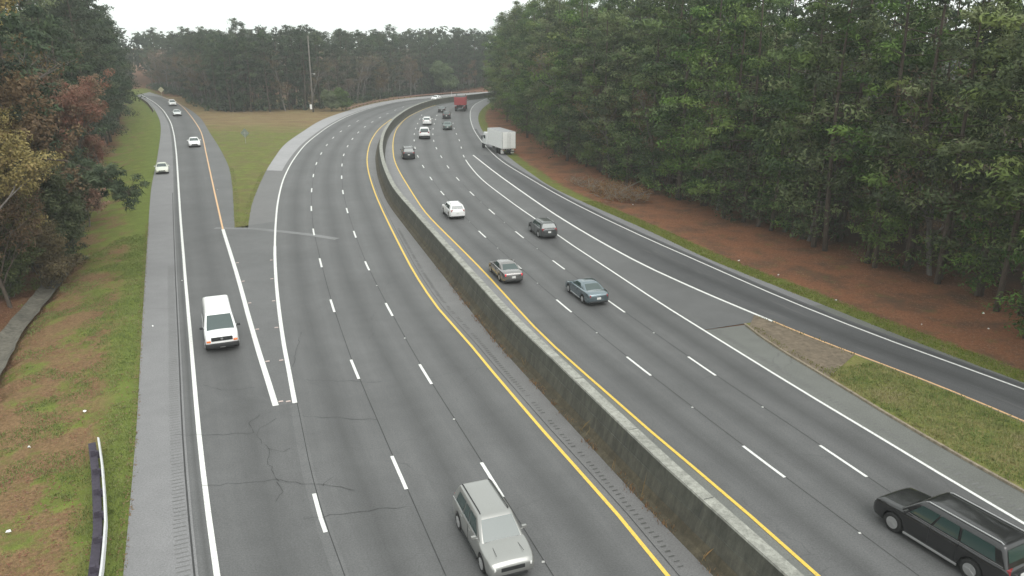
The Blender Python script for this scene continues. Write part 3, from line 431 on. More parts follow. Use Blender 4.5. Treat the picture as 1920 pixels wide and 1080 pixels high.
G0 = ext(LN['G0'], 16, 20); W1 = ext(LN['W1'], 16, 20); Y1 = arr(LN['Y1']); R1x = ext(LN['R1x'], 16, 10)
TR = ext(LN['TR'], 16, 12); Y3 = ext(LN['Y3'], 16, 25); Y2 = ext(LN['Y2'], 16, 25); W3 = ext(LN['W3'], 16, 15)
M0x = ext(LN['M0x'], 16, 15); W4 = ext(LN['W4f'], 16, 20); W5 = ext(LN['W5'], 16, 0); W6 = ext(LN['W6'], 20, 20); R2 = ext(LN['R2'], 22, 20)
CU = ext(LN['CUx'], 20, 0); Y4 = ext(LN['Y4'], 20, 0)
def seg_until(l, pt):                      # the part of l from its start to the point nearest pt
    return cut(l, 0, proj(arr(pt), l)[1])
def seg_from(l, pt):
    d = cum(l)[-1]; return cut(l, proj(arr(pt), l)[1], d)
BAR = off(TR, -.9)
strip('ramp_pavement', G0, R1x, .0, M['shoulder'], 1)
strip('highway_pavement', M0x, BAR, -.005, M['shoulder_pink'], 1)
# right carriageway: base sheet from the barrier to kerb, then to the outer edge
inner = off(TR, -.3); tip = CU[-1]
Rfar = seg_from(R2, at(R2, proj(tip, R2)[1]+0.0))
strip('highway_pavement', seg_until(inner, tip), CU, -.005, M['shoulder_rough'], 1)
strip('highway_pavement', seg_from(inner, tip), Rfar, -.005, M['shoulder'], 1)
Y4o = ext(off(Y4, -.35), 0, 4)
strip('exit_pavement', Y4o, seg_until(R2, Y4[-1]+arr((3.5,3))), -.001, M['shoulder_rough'], 1)
w4tip = at(W4, proj(tip, W4)[1])
# lanes
mainR = at(W5, cum(W5)[-1])
strip('highway_lanes', Y3, W4, .005, M['asphalt'], 3, nx=3)
strip('gore_pavement', cut(W4, proj(tip, W4)[1], proj(W5[-1], W4)[1]), seg_from(W5, at(W5, proj(tip, W5)[1])), .007, M['asphalt_gore'], 1)
strip('exit_lane', W5, seg_until(W6, W5[-1]), .009, M['asphalt_exit'], 1)
strip('highway_lanes', seg_from(W4, W5[-1]), seg_from(W6, W5[-1]), .009, M['asphalt'], 1)
strip('exit_lane', off(seg_until(W6, (-9, 182)), -.05), off(seg_until(W6, (-9, 182)), .75), .011, M['asphalt_exit'], 1)
strip('highway_lanes', W3, Y2, .003, M['asphalt'], 3, nx=3)
A_ = W3
sp_ = cut(W3, proj(arr((-38,119)), W3)[1], cum(W3)[-1]-20)
M['slab'] = asphalt('pale_shoulder_slab', .34, tint=(1,.98,1), patch=.06)
mp_ = seg_from(M0x, (-42.5, 119)); strip('shoulder_slab', mp_, off(sp_, -.8), .001, M['slab'], 1)
strip('edge_joint', off(W1, -.62), off(W1, 0), .003, M['asphalt'], 1)
W2 = arr(LN['W2'])                         # near to far, from the painted tip to the yellow line
rampR = np.vstack([seg_until(W3, W2[0]), W2, Y1])
strip('ramp_lane', W1, rampR, .007, M['asphalt_ramp'], 1)
gl = np.vstack([W2, Y1[:1]]); 
strip('gore_pavement', off(W2, -.1), seg_until(seg_from(W3, W2[0]), W2[-1]+arr((5, 4))), .012, M['asphalt_gore'], 1)
strip('ramp_shoulder', Y1, seg_from(R1x, Y1[0]+arr((1.5, 1.0))), .006, M['asphalt_gore'], 1)
tipG = LN['M0x'][0]
# painted lines
W_, Ywid = .20, .17
ribbon('edge_line', W1, .22, .016, M['white_paint']); ribbon('edge_line', Y1, .18, .016, M['orange_paint'])
ribbon('gore_line', W2, .31, .020, M['white_paint'])
g0 = proj(W2[0], W3)[1]; ribbon('gore_line', cut(W3, g0, g0+36, 1.5), .25, .020, M['white_paint'])
ribbon('edge_line', cut(W3, g0+35.9, cum(W3)[-1]), .20, .019, M['white_paint'])
ribbon('edge_line', Y2, .17, .016, M['yellow_paint']); ribbon('edge_line', Y3, .17, .016, M['yellow_paint'])
e4 = proj(arr((-10.7, 131)), W4)[1]; ribbon('edge_line', cut(W4, 0, e4), .17, .018, M['white_paint'])
ribbon('gore_line', seg_from(W5, Y4[-1]), .24, .020, M['white_paint']); ribbon('edge_line', Y4, .15, .016, M['orange_paint'])
ribbon('edge_line', W6, .16, .020, M['white_paint'])
def dashes(l, s0, per, s1, w=.15, ln=3.05):
    mb = MB(); s = s0-per*2; pos = []
    while s < s1:
        ribbon('', cut(l, s, s+ln, 1.0), w, .019, None, build=False, mb=mb); pos.append(s+ln+(per-ln)/2); s += per
    tag(mb.build('lane_marking', M['white_paint']), kind='structure'); return pos
pB = dashes(arr(LN['B']), 3.24-3.05, 12.47, 186, .16); pC = dashes(arr(LN['C']), 4.22-3.05, 12.34, 225, .16)
pD = dashes(arr(LN['D']), 6.67, 11.94, 200, .15); pE = dashes(arr(LN['E']), -.37, 11.87, 195, .15)
ribbon('lane_marking', cut(W3, proj(arr(LN['A'][0]), W3)[1]+2.9, proj(arr(LN['A'][0]), W3)[1]+5.9, 1), .17, .019, M['white_paint'])
for s in np.arange(e4+3, e4+70, 11.9): ribbon('lane_marking', cut(W4, s, s+3.05, 1), .15, .019, M['white_paint'])
M['pink_stud'] = simple('worn_marker', (.62,.50,.46), .6)
# tarred joints between the lanes
for l, s0, s1 in ((LN['B'], -14, 110), (LN['C'], -16, 110), (LN['D'], -12, 90), (LN['E'], -14, 80)):
    ribbon('pavement_seam', off(cut(l, s0, s1, 3), .05), .035, .014, M['seam'])
ribbon('pavement_seam', off(cut(W3, 0, g0, 2), .12), .04, .014, M['seam'])
ribbon('pavement_seam', off(cut(W1, 0, 100, 2), -.75), .07, .014, M['seam'])
ribbon('pavement_seam', off(cut(Y2, 0, 110, 2), .40), .03, .014, M['seam'])
def studs(l, pos, lab, group):
    for p in pos:
        q = at(l, p)
        if q[1] < 22: continue
        mb = MB().box((0, 0, .012), (.11, .11, .024), tx=.6, ty=.6); o = mb.build('road_stud', M['worn_white']); o.location = (q[0], q[1], .014); tag(o, lab, 'road stud', group)
studs(arr(LN['D']), pD[1:8], 'pale reflective stud between dashes of the lane line right of the median wall', 'studs on the inner lane line')
studs(arr(LN['E']), pE[1:8], 'pale reflective stud between dashes of the outer lane line, right carriageway', 'studs on the outer lane line')
studs(arr(LN['C']), pC[1:5], 'pale reflective stud between dashes of the left carriageway', 'studs on the left carriageway')
for l, off_, s0, lab, gp in ((W2, .32, .4, 'low pinkish marker along the inner side of the left gore line', 'markers on the left gore line'), (cut(W3, g0, g0+36, 1.5), -.32, .3, 'low pinkish marker along the inner side of the right gore line', 'markers on the right gore line')):
    for k in range(6):
        p = at(l, s0+6.1*k); q = at(l, s0+6.1*k+.2); t_ = (q-p)/np.linalg.norm(q-p); p = p+arr((t_[1], -t_[0]))*off_
        o = MB().box((0,0,.015), (.10,.26,.03), ty=.8).build('road_stud', M['pink_stud']); o.location = (p[0], p[1], .02); o.rotation_euler = (0,0,atan2(t_[1], t_[0])); tag(o, lab, 'road stud', gp)
# rumble grooves
def grooves(l, d0, d1, s0, s1, step, wd, name='rumble_strip', skip=0):
    mb = MB(); rnd = random.Random(4); k = 0
    for s in np.arange(s0, s1, step):
        k += 1
        if skip and (k//26) % 2 and rnd.random() < skip: continue
        p = at(l, s); q = at(l, s+.3); t = (q-p)/np.linalg.norm(q-p); n = np.array([t[1], -t[0]])
        j = rnd.uniform(-.03, .03); ww = wd*rnd.uniform(.6, 1.2)
        a = p+n*(d0+j); b = p+n*(d1+j); z = .013
        mb.quad((*(a-t*ww/2), z), (*(b-t*ww/2), z), (*(b+t*ww/2), z), (*(a+t*ww/2), z))
    tag(mb.build(name, M['groove']), kind='structure')
M['groove_pale'] = simple('pale_groove_dirt', (.17,.17,.165), .95, var=.2)  # paler dirt tone for the shoulder rumble grooves
def setm(o, m): o.data.materials[0] = m
grooves(W1, -1.35, -.85, 0, 62, .30, .045); setm(bpy.data.objects['rumble_strip'], M['groove_pale'])
grooves(Y2, .62, .86, 0, 75, .32, .075, skip=.35)
grooves(W4, .55, .95, 0, 45, .30, .10); setm([o for o in bpy.data.objects if o.name.startswith('rumble_strip')][-1], M['groove_pale'])
# cracks and patches
def crack(pts, w=.028):
    rnd = random.Random(len(pts)); P = resample(arr(pts), step=.35); P = P+np.array([[rnd.uniform(-.09,.09), rnd.uniform(-.09,.09)] for _ in P])
    mb = MB(); Nn = normals(P)
    for i in range(len(P)-1):
        w0 = w*rnd.uniform(.3, 1)/2; mb.quad((*(P[i]-Nn[i]*w0), .021), (*(P[i]+Nn[i]*w0), .021), (*(P[i+1]+Nn[i+1]*w0), .021), (*(P[i+1]-Nn[i+1]*w0), .021))
    tag(mb.build('pavement_crack', M['seam']), kind='structure')
CR = [[(-12.3,36.3),(-12.9,34.8),(-11.7,33.2),(-11.2,31.6),(-10.4,30.2)], [(-16.8,34.6),(-14.6,34.6),(-12.9,34.8)], [(-13.6,29.9),(-10.5,30.4),(-6.8,29.6)], [(-14.2,49),(-13.8,46),(-13.2,43)],
      [(-8.5,27.4),(-6.2,28),(-4.5,28.3)], [(-17.6,40.5),(-16.2,39.8),(-14.6,40.1)], [(-12,41.2),(-7.5,40.9)], [(-11.8,36.7),(-7,36.2)]]
CR += [[(-12.9,34.8),(-13.5,35.9),(-13.3,36.8)],[(-11.7,33.2),(-11.0,32.9),(-10.6,33.2)],[(-10.4,30.2),(-9.9,29.4),(-10.0,28.7)],[(-8.4,29.8),(-8.1,30.6)]]
for c in CR: crack(c)
M['scuff'] = asphalt('old_joint_patch', .20, patch=.25)
crack_l = [(-31.5,80.2),(-27.5,80.0),(-24.5,78.9),(-20.8,77.3),(-17.5,75.4)]
ribbon('pavement_patch', resample(arr(crack_l), step=1), .8, .0155, M['scuff'])
ribbon('pavement_patch', cut(W3, 1, g0-.2, 1.5), .55, .0125, M['asphalt_gore'])

# gore grass, island
MR = seg_from(arr(LN['R1x']), (LN['R1'][0] if 'R1' in LN else (-32, 80)))
r1 = arr(LN['R1']); m0 = arr(LN['M0'])
backY = 246
rr = clipY(r1, None, 300); mm = clipY(m0, None, 300)
P = np.vstack([rr, mm[::-1]])
o = poly('gore_ground', P, .012, M['gore_grass'], thick=.05)
isl = np.vstack([CU[CU[:,1] < 999], Y4o[::-1][1:]])
o = poly('island_ground', isl, .10, M['island_grass'], thick=.12)
a0 = proj(arr((15.4, 40.5)), CU)[1]; a1 = proj(arr((17.9, 42.8)), Y4o)[1]
capP = np.vstack([cut(CU, a0, cum(CU)[-1]-.6, 1), cut(Y4o, cum(Y4o)[-1]-2.5, a1, 1)])
poly('island_apron', capP, .115, M['concrete_old'], thick=.05)
k = strip('kerb', off(CU, -.14), CU, .112, M['kerb']); 
mb = MB(); A = off(CU, -.14)
for i in range(len(A)-1): mb.quad((*A[i], 0), (*A[i+1], 0), (*A[i+1], .112), (*A[i], .112))
tag(mb.build('kerb_face', M['kerb']), kind='structure')

# concrete median wall
def sweep(l, prof, closed=False):
    Nn = normals(l); V = []; F = []; n = len(prof)
    for p, q in zip(l, Nn):
        for d, z in prof: V.append((p[0]+q[0]*d, p[1]+q[1]*d, z))
    for i in range(len(l)-1):
        for j in range(n-1): a = i*n+j; F.append((a, a+1, a+n+1, a+n))
    return V, F
TRs = resample(TR, step=3.0)
wall = empty('median_wall', (float(TRs[0][0]), float(TRs[0][1]), 0)); tag(wall, 'long curving grey concrete wall between the two carriageways, pale flat top and mossy streaked side', 'wall')
def wpart(nm, prof, m):
    V, F = sweep(TRs, prof); V = [(v[0]-wall.location.x, v[1]-wall.location.y, v[2]) for v in V]; return mesh(nm, V, F, m, wall)
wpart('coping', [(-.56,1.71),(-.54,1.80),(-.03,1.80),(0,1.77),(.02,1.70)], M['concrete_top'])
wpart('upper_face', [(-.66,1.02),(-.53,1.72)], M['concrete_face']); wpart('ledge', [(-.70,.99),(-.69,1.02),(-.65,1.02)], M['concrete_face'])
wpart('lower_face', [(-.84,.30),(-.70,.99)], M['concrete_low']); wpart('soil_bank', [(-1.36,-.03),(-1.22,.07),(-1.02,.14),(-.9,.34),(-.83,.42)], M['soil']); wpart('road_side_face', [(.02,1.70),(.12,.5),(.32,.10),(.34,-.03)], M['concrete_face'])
mbj = MB(); Nn = normals(TRs)
for i in range(1, len(TRs), 2):
    p = TRs[i]; q = Nn[i]; t = np.array([-q[1], q[0]])*.02
    def pt(d, z, s): return (p[0]+q[0]*d+t[0]*s-wall.location.x, p[1]+q[1]*d+t[1]*s-wall.location.y, z)
    mbj.quad(pt(-.67,1.03,-1), pt(-.67,1.03,1), pt(-.535,1.72,1), pt(-.535,1.72,-1)); mbj.quad(pt(-.5,1.803,-1), pt(-.03,1.803,-1), pt(-.03,1.803,1), pt(-.5,1.803,1))
mbj.build('expansion_joint', M['seam'], wall)
# guardrails
def guardrail(name, l, label, post_m, rail_m, step=2.0, z=.70, side=1, base=gz, group=None, back=False):
    l = arr(l); R = resample(l, step=1.0); o = empty(name, (float(R[0][0]), float(R[0][1]), base(*R[0]))); tag(o, label, 'guardrail', group)
    Z = np.array([base(*p) for p in R]); prof = [(0,-.155),(.06,-.13),(.085,-.09),(.03,-.03),(.03,.03),(.085,.09),(.06,.13),(0,.155)]
    Nn = normals(R)*side; V = []; F = []; n = len(prof)
    for p, q, zz in zip(R, Nn, Z):
        for d, h_ in prof: V.append((p[0]+q[0]*d-o.location.x, p[1]+q[1]*d-o.location.y, zz+z-.155+h_-o.location.z))
    for i in range(len(R)-1):
        for j in range(n-1): a = i*n+j; F.append((a, a+1, a+n+1, a+n))
    r = mesh('rail', V, F, rail_m, o); sm = r.modifiers.new('thick', 'SOLIDIFY'); sm.thickness = .012
    if back:  # solid dark band standing in for the shadow behind the rail
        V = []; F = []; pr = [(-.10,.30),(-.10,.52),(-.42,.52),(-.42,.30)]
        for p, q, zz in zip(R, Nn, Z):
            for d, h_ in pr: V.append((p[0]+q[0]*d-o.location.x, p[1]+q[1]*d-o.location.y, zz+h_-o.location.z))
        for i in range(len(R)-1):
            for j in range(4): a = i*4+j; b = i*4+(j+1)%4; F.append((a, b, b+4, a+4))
        mesh('rail_shade_band', V, F, post_m, o)
    for s in np.arange(.3, cum(l)[-1], step):
        p = at(l, s); q = at(l, s+.2); t = (q-p)/np.linalg.norm(q-p); nn = np.array([t[1], -t[0]])*side; a = atan2(t[1], t[0]); zz = base(*p)
        mb = MB(); c = p-nn*.26; mb.box((c[0]-o.location.x, c[1]-o.location.y, zz+.36-o.location.z), (.15, .19, .86), a)
        mb.build('post', post_m, o, bevel=.01); mb = MB(); c = p-nn*.09; mb.box((c[0]-o.location.x, c[1]-o.location.y, zz+.53-o.location.z), (.15, .15, .34), a); mb.build('spacer_block', post_m, o)
    return o
M['rail_paint'] = simple('pale_rail', (.72,.72,.72), .4, .3, var=.08); M['purple_dark'] = simple('dark_timber_and_shade', (.05,.042,.06), .85, var=.25, scale=6)  # dark timber of the posts, and the modelled shade band behind the rail
gl_ = off(cut(G0, -3, proj(arr((-18.5, 34)), G0)[1]+.8, 1), -1.45)
GRL = arr((-.38, .45))+arr([(-13.0, 19.3), (-14.2, 22.6), (-14.98, 24.36), (-15.67, 25.86), (-16.75, 27.9), (-18.15, 30.46), (-19.51, 32.8)])
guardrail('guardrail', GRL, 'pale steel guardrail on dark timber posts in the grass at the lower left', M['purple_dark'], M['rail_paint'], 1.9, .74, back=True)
gf = off(seg_from(m0, (-53, 235)), -.5)
guardrail('guardrail', gf, 'rust tinted steel guardrail along the far outside of the left carriageway bend', M['wood_post'], M['rust_steel'], 4.0, .75, base=lambda x, y: -.05)
gf2 = off(seg_from(arr(LN['G0']), (-96, 232)), -.6)
guardrail('guardrail', gf2, 'short pale guardrail on the bend at the far end of the slip road', M['wood_post'], M['rail_paint'], 3.5, .75)
# ditch channel
DI = resample(DIL, step=1.0)
V = []; F = []; prof = [(-.8,.24),(-.5,.04),(-.1,-.04),(.1,-.04),(.42,.04),(.68,.24)]; Nn = normals(DI)
rn = random.Random(9)
for p, q in zip(DI, Nn):
    z = -.88
    for d, zz in prof: V.append((p[0]+q[0]*(d+rn.uniform(-.06,.06)), p[1]+q[1]*d, z+zz))
for i in range(len(DI)-1):
    for j in range(5): a = i*6+j; F.append((a, a+1, a+7, a+6))
tag(mesh('drainage_channel', V, F, M['channel']), kind='structure')

# ---------------------------------------------------------------- vehicles
_pc = {}
def paintm(name, col, rough=.3, metal=.0):
    if name not in _pc:
        _pc[name] = simple(name, col, rough, metal, coat=.7)
    return _pc[name]
def wheel(parent, x, y, r, w=.22, rim=None, dual=False):
    s = 1 if y > 0 else -1
    mb = MB().cyl((0,0,0), r*.93, w, n=24); mb.cyl((0,0,0), r, w*.72, n=24)
    o = mb.build('wheel', M['rubber'], parent, bevel=.015); o.location = (x, y, r)
    k = MB().cyl((0, s*w*.36, 0), r*.62, w*.34, n=20, r2=r*.62)
    for i in range(5):
        a = 2*pi*i/5; k.box((r*.33*cos(a), s*w*.54, r*.33*sin(a)), (r*.5, .02, .07), pitch=-a)
    k.cyl((0, s*w*.54, 0), r*.13, .04, n=10); k.build('rim', rim or M['alloy'], o)
def body_mesh(sp):
    L, Wd = sp['L'], sp['W']; hx = L/2; r = sp['r']; sill = sp.get('sill', .24); ax = sp['axles']; Ra = r+.07
    prof = sp['top']                                         # (x, z) front to back of the lower body's upper edge
    px = [p[0] for p in prof][::-1]; pz = [p[1] for p in prof][::-1]
    T = lambda x: float(np.interp(x, px, pz))
    cols = set(np.round(np.linspace(-hx, hx, 34), 3).tolist())
    for a in ax:
        for k in range(-6, 7): cols.add(round(a+Ra*sin(k*pi/12), 3))
    cols |= {round(-hx+.04, 3), round(-hx+.12, 3), round(hx-.04, 3), round(hx-.12, 3), round(hx-.28, 3), round(-hx+.28, 3)}
    cols = sorted(cols); c2 = [cols[0]]
    for c in cols[1:]:
        if c-c2[-1] > .02: c2.append(c)
    cols = c2; V = []; F = []
    fr = [0, .10, .32, .55, .72, .86, .95, 1.0]; wf = [.95, .985, 1.0, 1.0, .99, .97, .945, .90]
    yf = [.74, .5, .25, 0]
    bx = sp.get('box', 0)                                    # squareness of the nose
    for x in cols:
        e = abs(x)/hx; d = hx-abs(x)
        ws = 1-(.13-.07*bx)*max(0, (e-.72)/.28)**2.2 - (.045*max(0, 1-d/.12) if d < .12 else 0)
        zt = T(x); zb = sill+.06*max(0, (e-.8)/.2)
        if d < .16: k = (1-d/.16)**2; zt = zt-(zt-.62*zt)*.28*k; zb += .04*k
        for a in ax:
            if abs(x-a) < Ra: zb = max(zb, r*.93+sqrt(max(0, Ra*Ra-(x-a)**2)))
        zb = min(zb, zt-.12); row = []
        for f, w in zip(fr, wf): row.append((x, Wd/2*w*ws, zb+(zt-zb)*f))
        cr = .035
        for y in yf: row.append((x, Wd/2*.90*ws*y/1.0, zt+cr*(1-y*y)))
        V.append(row)
    n = len(V[0]); full = []; m = 2*n-1
    for row in V: full += row+[(a, -b, c) for a, b, c in row[:-1][::-1]]
    for i in range(len(V)-1):
        for j in range(m-1): a = i*m+j; F.append((a, a+m, a+m+1, a+1))
    e = (len(V)-1)*m
    for j in range(n-1):                                     # end caps, bridged left to right
        a, b = j, m-1-j; F.append((a, a+1, b-1, b) if a+1 != b-1 else (a, a+1, b))
        F.append((e+b, e+b-1, e+a+1, e+a) if a+1 != b-1 else (e+b, e+a+1, e+a))
    return full, F, T
def cabin_fn(sp):
    g = sp['cab']; xf0, xf1, xr1, xr0 = g['x']; z0, z1 = g['z']; w0, w1 = g['w']
    def pt(t): return (xf0+(xf1-xf0)*t, xr0+(xr1-xr0)*t, z0+(z1-z0)*t, w0+(w1-w0)*t**1.25)
    return pt
def cabin_mesh(sp):
    pt = cabin_fn(sp); V = []; F = []; K = 6; rings = []
    def ring(xf, xr, w, z, rc):
        out = []
        rc = min(rc, w*.95)
        for cx, cy, a0 in ((xf-rc, w-rc, 0), (xr+rc, w-rc, pi/2), (xr+rc, -w+rc, pi), (xf-rc, -w+rc, 3*pi/2)):
            for k in range(K): a = a0+pi/2*k/(K-1); out.append((cx+rc*cos(a), cy+rc*sin(a), z))
        return out
    for t in (0, .25, .5, .75, .93):
        xf, xr, z, w = pt(t); rings.append(ring(xf, xr, w, z, .10+.05*t))
    xf, xr, z, w = pt(1); z0 = z
    for ins, dz in ((.015, .0), (.07, .03), (.20, .055), (.5, .075)):
        rings.append(ring(xf-ins*.9, xr+ins*.9, w-ins*.9, z0+dz, max(.08, .17-ins*.1)))
    n = 4*K
    for r_ in rings: V += r_
    for i in range(len(rings)-1):
        for k in range(n): a = i*n+k; b = i*n+(k+1)%n; F.append((a, b, b+n, a+n))
    F.append(tuple((len(rings)-1)*n+k for k in range(n))); return V, F
def car(name, sp, paint, pos, hd, label, cat, group=None, lit=False, z=.01):
    root = empty(name, (pos[0], pos[1], z), hd); tag(root, label, cat, group)
    if pos[1] > 120: root.scale = (1.14,)*3
    V, F, T = body_mesh(sp); V2, F2 = cabin_mesh(sp); n = len(V)
    mesh('body', V+V2, F+[tuple(i+n for i in f) for f in F2], paint, root, smooth=True)
    L, Wd, hx, r = sp['L'], sp['W'], sp['L']/2, sp['r']; g = sp['cab']; pt = cabin_fn(sp)
    MB().box((0,0,.36), (L*.90, Wd*.80, .34)).build('underbody', M['dark'], root)
    for a in sp['axles']:
        for s in (1, -1): wheel(root, a, s*(Wd/2-.12), r, .22 if r < .37 else .26, sp.get('rim'))
    o = .012
    def sidewin(xa, xb, s, t0=.13, t1=.84, nm='side_window'):
        mb = MB(); K = 4; pts = []
        for i in range(K+1):
            t = t0+(t1-t0)*i/K; xf, xr, z_, w = pt(t)
            # slant with the nearest end
            def X(v): 
                f0, f1 = g['x'][0], g['x'][3]; u = (v-f1)/(f0-f1); sl = .8
                return v + ((xf-f0)*max(0,(u-.5)*2)**sl + (xr-f1)*max(0,(.5-u)*2)**sl)
            pts.append((X(xa), X(xb), z_, s*(w+o)))
        for i in range(K):
            a, b = pts[i], pts[i+1]; q = [(a[0],a[3],a[2]), (a[1],a[3],a[2]), (b[1],b[3],b[2]), (b[0],b[3],b[2])]
            mb.quad(*(q if s < 0 else q[::-1]))
        mb.build(nm, M['glass'], root, smooth=True)
    for xa, xb in sp['wins']:
        for s in (1, -1): sidewin(xb, xa, s)
    def endwin(front, t0, t1, k, nm):
        mb = MB(); K = 4; J = 6; P = []
        for i in range(K+1):
            t = t0+(t1-t0)*i/K; xf, xr, z_, w = pt(t); x = (xf+.012 if front else xr-.012)
            for j in range(J+1):
                y = (-1+2*j/J)*w*k; P.append((x, y, z_+.006))
        mb.V = P
        for i in range(K):
            for j in range(J): a = i*(J+1)+j; f = (a, a+1, a+J+2, a+J+1); mb.F.append(f if front else f[::-1])
        mb.build(nm, M['glass'], root, smooth=True)
    endwin(True, .05, .90, .86, 'windshield'); endwin(False, sp.get('rw', (.12,.86))[0], sp.get('rw', (.12,.86))[1], sp.get('rwk', .82), 'rear_window')
    zh = T(hx-.1); zr = T(-hx+.1); bxn = .055*sp.get('box', 0)
    wn = Wd*(.80+bxn)
    zl = zh*.80
    if sp.get('grille', 1):
        MB().box((hx-.012, 0, zl-.05), (.05, Wd*.50, .17)).build('grille', M['dark'], root, bevel=.02)
        MB().box((hx-.005, 0, .33), (.06, Wd*.60, .13)).build('front_intake', M['dark'], root, bevel=.02)
    for s in (1, -1):
        MB().box((hx-.125, s*(wn/2-.135), zl-.005), (.20, .30, .14), -s*.42).build('headlight', sp.get('hl', M['lamp']), root, bevel=.035)
        tz = zr*sp.get('tz', .80); th = sp.get('th', .16)
        MB().box((-hx+.115, s*(wn/2-.115), tz), (.20, .28, th), s*.35).build('taillight', sp.get('tl', M['red_lens']), root, bevel=.03)
        xf, xr, z_, w = pt(.12); b = MB().box((xf-.28, s*(w+.17), z_+.04), (.10, .20, .14)); b.box((xf-.24, s*(w+.05), z_), (.04, .14, .04)); b.build('mirror', sp.get('mir', paint), root, bevel=.02)
    MB().box((-hx-.015, 0, sp.get('pz', zr*.66)), (.03, .31, .155)).build('license_plate', M['plate'], root, bevel=.005)
    if sp.get('fplate'): MB().box((hx+.02, 0, .42), (.02, .31, .15)).build('license_plate', M['plate'], root)
    MB().box((-hx-.005, 0, .33), (.10, Wd*.80, .14)).build('rear_valance', M['dark'], root, bevel=.03)
    for s in (1, -1): MB().box(((sp['axles'][0]+sp['axles'][1])/2, s*(Wd/2-.015), .27), (sp['axles'][0]-sp['axles'][1]-2*r-.2, .05, .09)).build('sill', sp.get('sillm', M['dark']), root, bevel=.015)
    for xd in sp.get('doors', []):
        for s in (1, -1): MB().box((xd, s*(Wd/2*1.0+.001), .72*T(xd)/1.0-.02), (.012, .012, T(xd)*.62)).build('door_seam', M['dark'], root)
    if sp.get('handles'):
        for xd in sp['handles']:
            for s in (1, -1): MB().box((xd, s*(Wd/2*.985), T(xd)*.86), (.17, .03, .03)).build('door_handle', M['chrome'] if sp.get('chrome') else paint, root, bevel=.008)
    if sp.get('rails'):
        zt = g['z'][1]+.085; x1, x2 = g['x'][1]-.15, g['x'][2]+.1; yy = g['w'][1]-.12
        for s in (1, -1): MB().tube([(x1, s*yy, zt-.05), (x1-.12, s*yy, zt), (x2+.12, s*yy, zt), (x2, s*yy, zt-.05)], .022).build('roof_rail', sp.get('railm', M['alloy']), root)
        if sp.get('bars'):
            for xx in sp['bars']: MB().box((xx, 0, zt), (.06, 2*yy, .03)).build('roof_bar', M['dark'], root, bevel=.01)
    if sp.get('sunroof'):
        MB().box((sp['sunroof'], 0, g['z'][1]+.078), (.85, .85, .02)).build('sunroof', M['glass'], root, bevel=.008)
    if sp.get('hoodlines'):
        for s in (1, -1): MB().box((hx-.75, s*Wd*.27, T(hx-.75)+.028), (.9, .012, .01), s*.06).build('hood_crease', M['dark'], root)
    if sp.get('belt'):
        for s in (1, -1): MB().box(((g['x'][0]+g['x'][3])/2-.05, s*(g['w'][0]+.012), g['z'][0]+.045), (g['x'][0]-g['x'][3]-.35, .02, .03)).build('belt_trim', M['chrome'], root)
    return root
def sedan(L=4.8, Wd=1.83, H=1.45, **k):
    h = L/2; wb = 2.75; fa = h-.93
    d = dict(L=L, W=Wd, r=.335, axles=(fa, fa-wb), top=[(h,.66),(h-.35,.78),(h-1.15,.94),(h-1.5,.98),(-h+1.2,1.02),(-h+.35,1.01),(-h,.92)],
             cab=dict(x=(h-1.22, h-2.05, -h+1.62, -h+.62), z=(.95, H-.07), w=(Wd/2*.90, Wd/2*.68)), wins=[(h-2.62, h-1.60), (-h+1.55, h-2.70)], rw=(.12,.88), handles=[h-2.5, -h+1.7], doors=[h-2.66], pz=.60, tz=.83, th=.19)
    d.update(k); return d
def suv(L=4.65, Wd=1.86, H=1.68, **k):
    h = L/2; wb = .60*L; fa = h-.90
    d = dict(L=L, W=Wd, r=.365, sill=.28, axles=(fa, fa-wb), top=[(h,.78),(h-.3,.93),(h-1.1,1.04),(h-1.4,1.07),(-h+.3,1.10),(-h,1.06)],
             cab=dict(x=(h-1.12, h-1.85, -h+.42, -h+.10), z=(1.03, H-.075), w=(Wd/2*.92, Wd/2*.74)), wins=[(h-2.45, h-1.5), (-h+1.55, h-2.53), (-h+.55, -h+1.47)], rw=(.20,.84), handles=[h-2.3, h-3.3], doors=[h-2.49], rails=True, pz=.72, tz=.90, th=.24, box=.4)
    d.update(k); return d
def H_(l, s): p = at(l, s-1); q = at(l, s+1); return atan2(q[1]-p[1], q[0]-p[0])
def along(l, p, rev=False):
    a = H_(arr(l), proj(arr(p), arr(l))[1]); return a+pi if rev else a
def place_rear(p, l, L):       # centre of a vehicle whose tail stands over p, driving away
    a = along(l, p); return (p[0]+cos(a)*L/2, p[1]+sin(a)*L/2), a
def place_front(p, l, L):      # nose over p, coming towards the camera
    a = along(l, p, True); return (p[0]-cos(a)*L/2, p[1]-sin(a)*L/2), a
white = paintm('white_paintwork', (.86,.86,.85)); beige = paintm('pale_gold_paintwork', (.34,.34,.325), .3, .6); blackp = paintm('black_paintwork', (.012,.012,.013), .22)
grey = paintm('dark_grey_paintwork', (.085,.09,.09), .3, .5); brown = paintm('grey_brown_paintwork', (.27,.26,.255), .26, .75); blue = paintm('blue_grey_paintwork', (.19,.235,.26), .26, .75)
charcoal = paintm('charcoal_paintwork', (.03,.032,.034)); green = paintm('grey_green_paintwork', (.12,.16,.15), .28, .5); silver = paintm('silver_paintwork', (.55,.57,.56), .28, .4); cream = paintm('cream_paintwork', (.66,.68,.58))
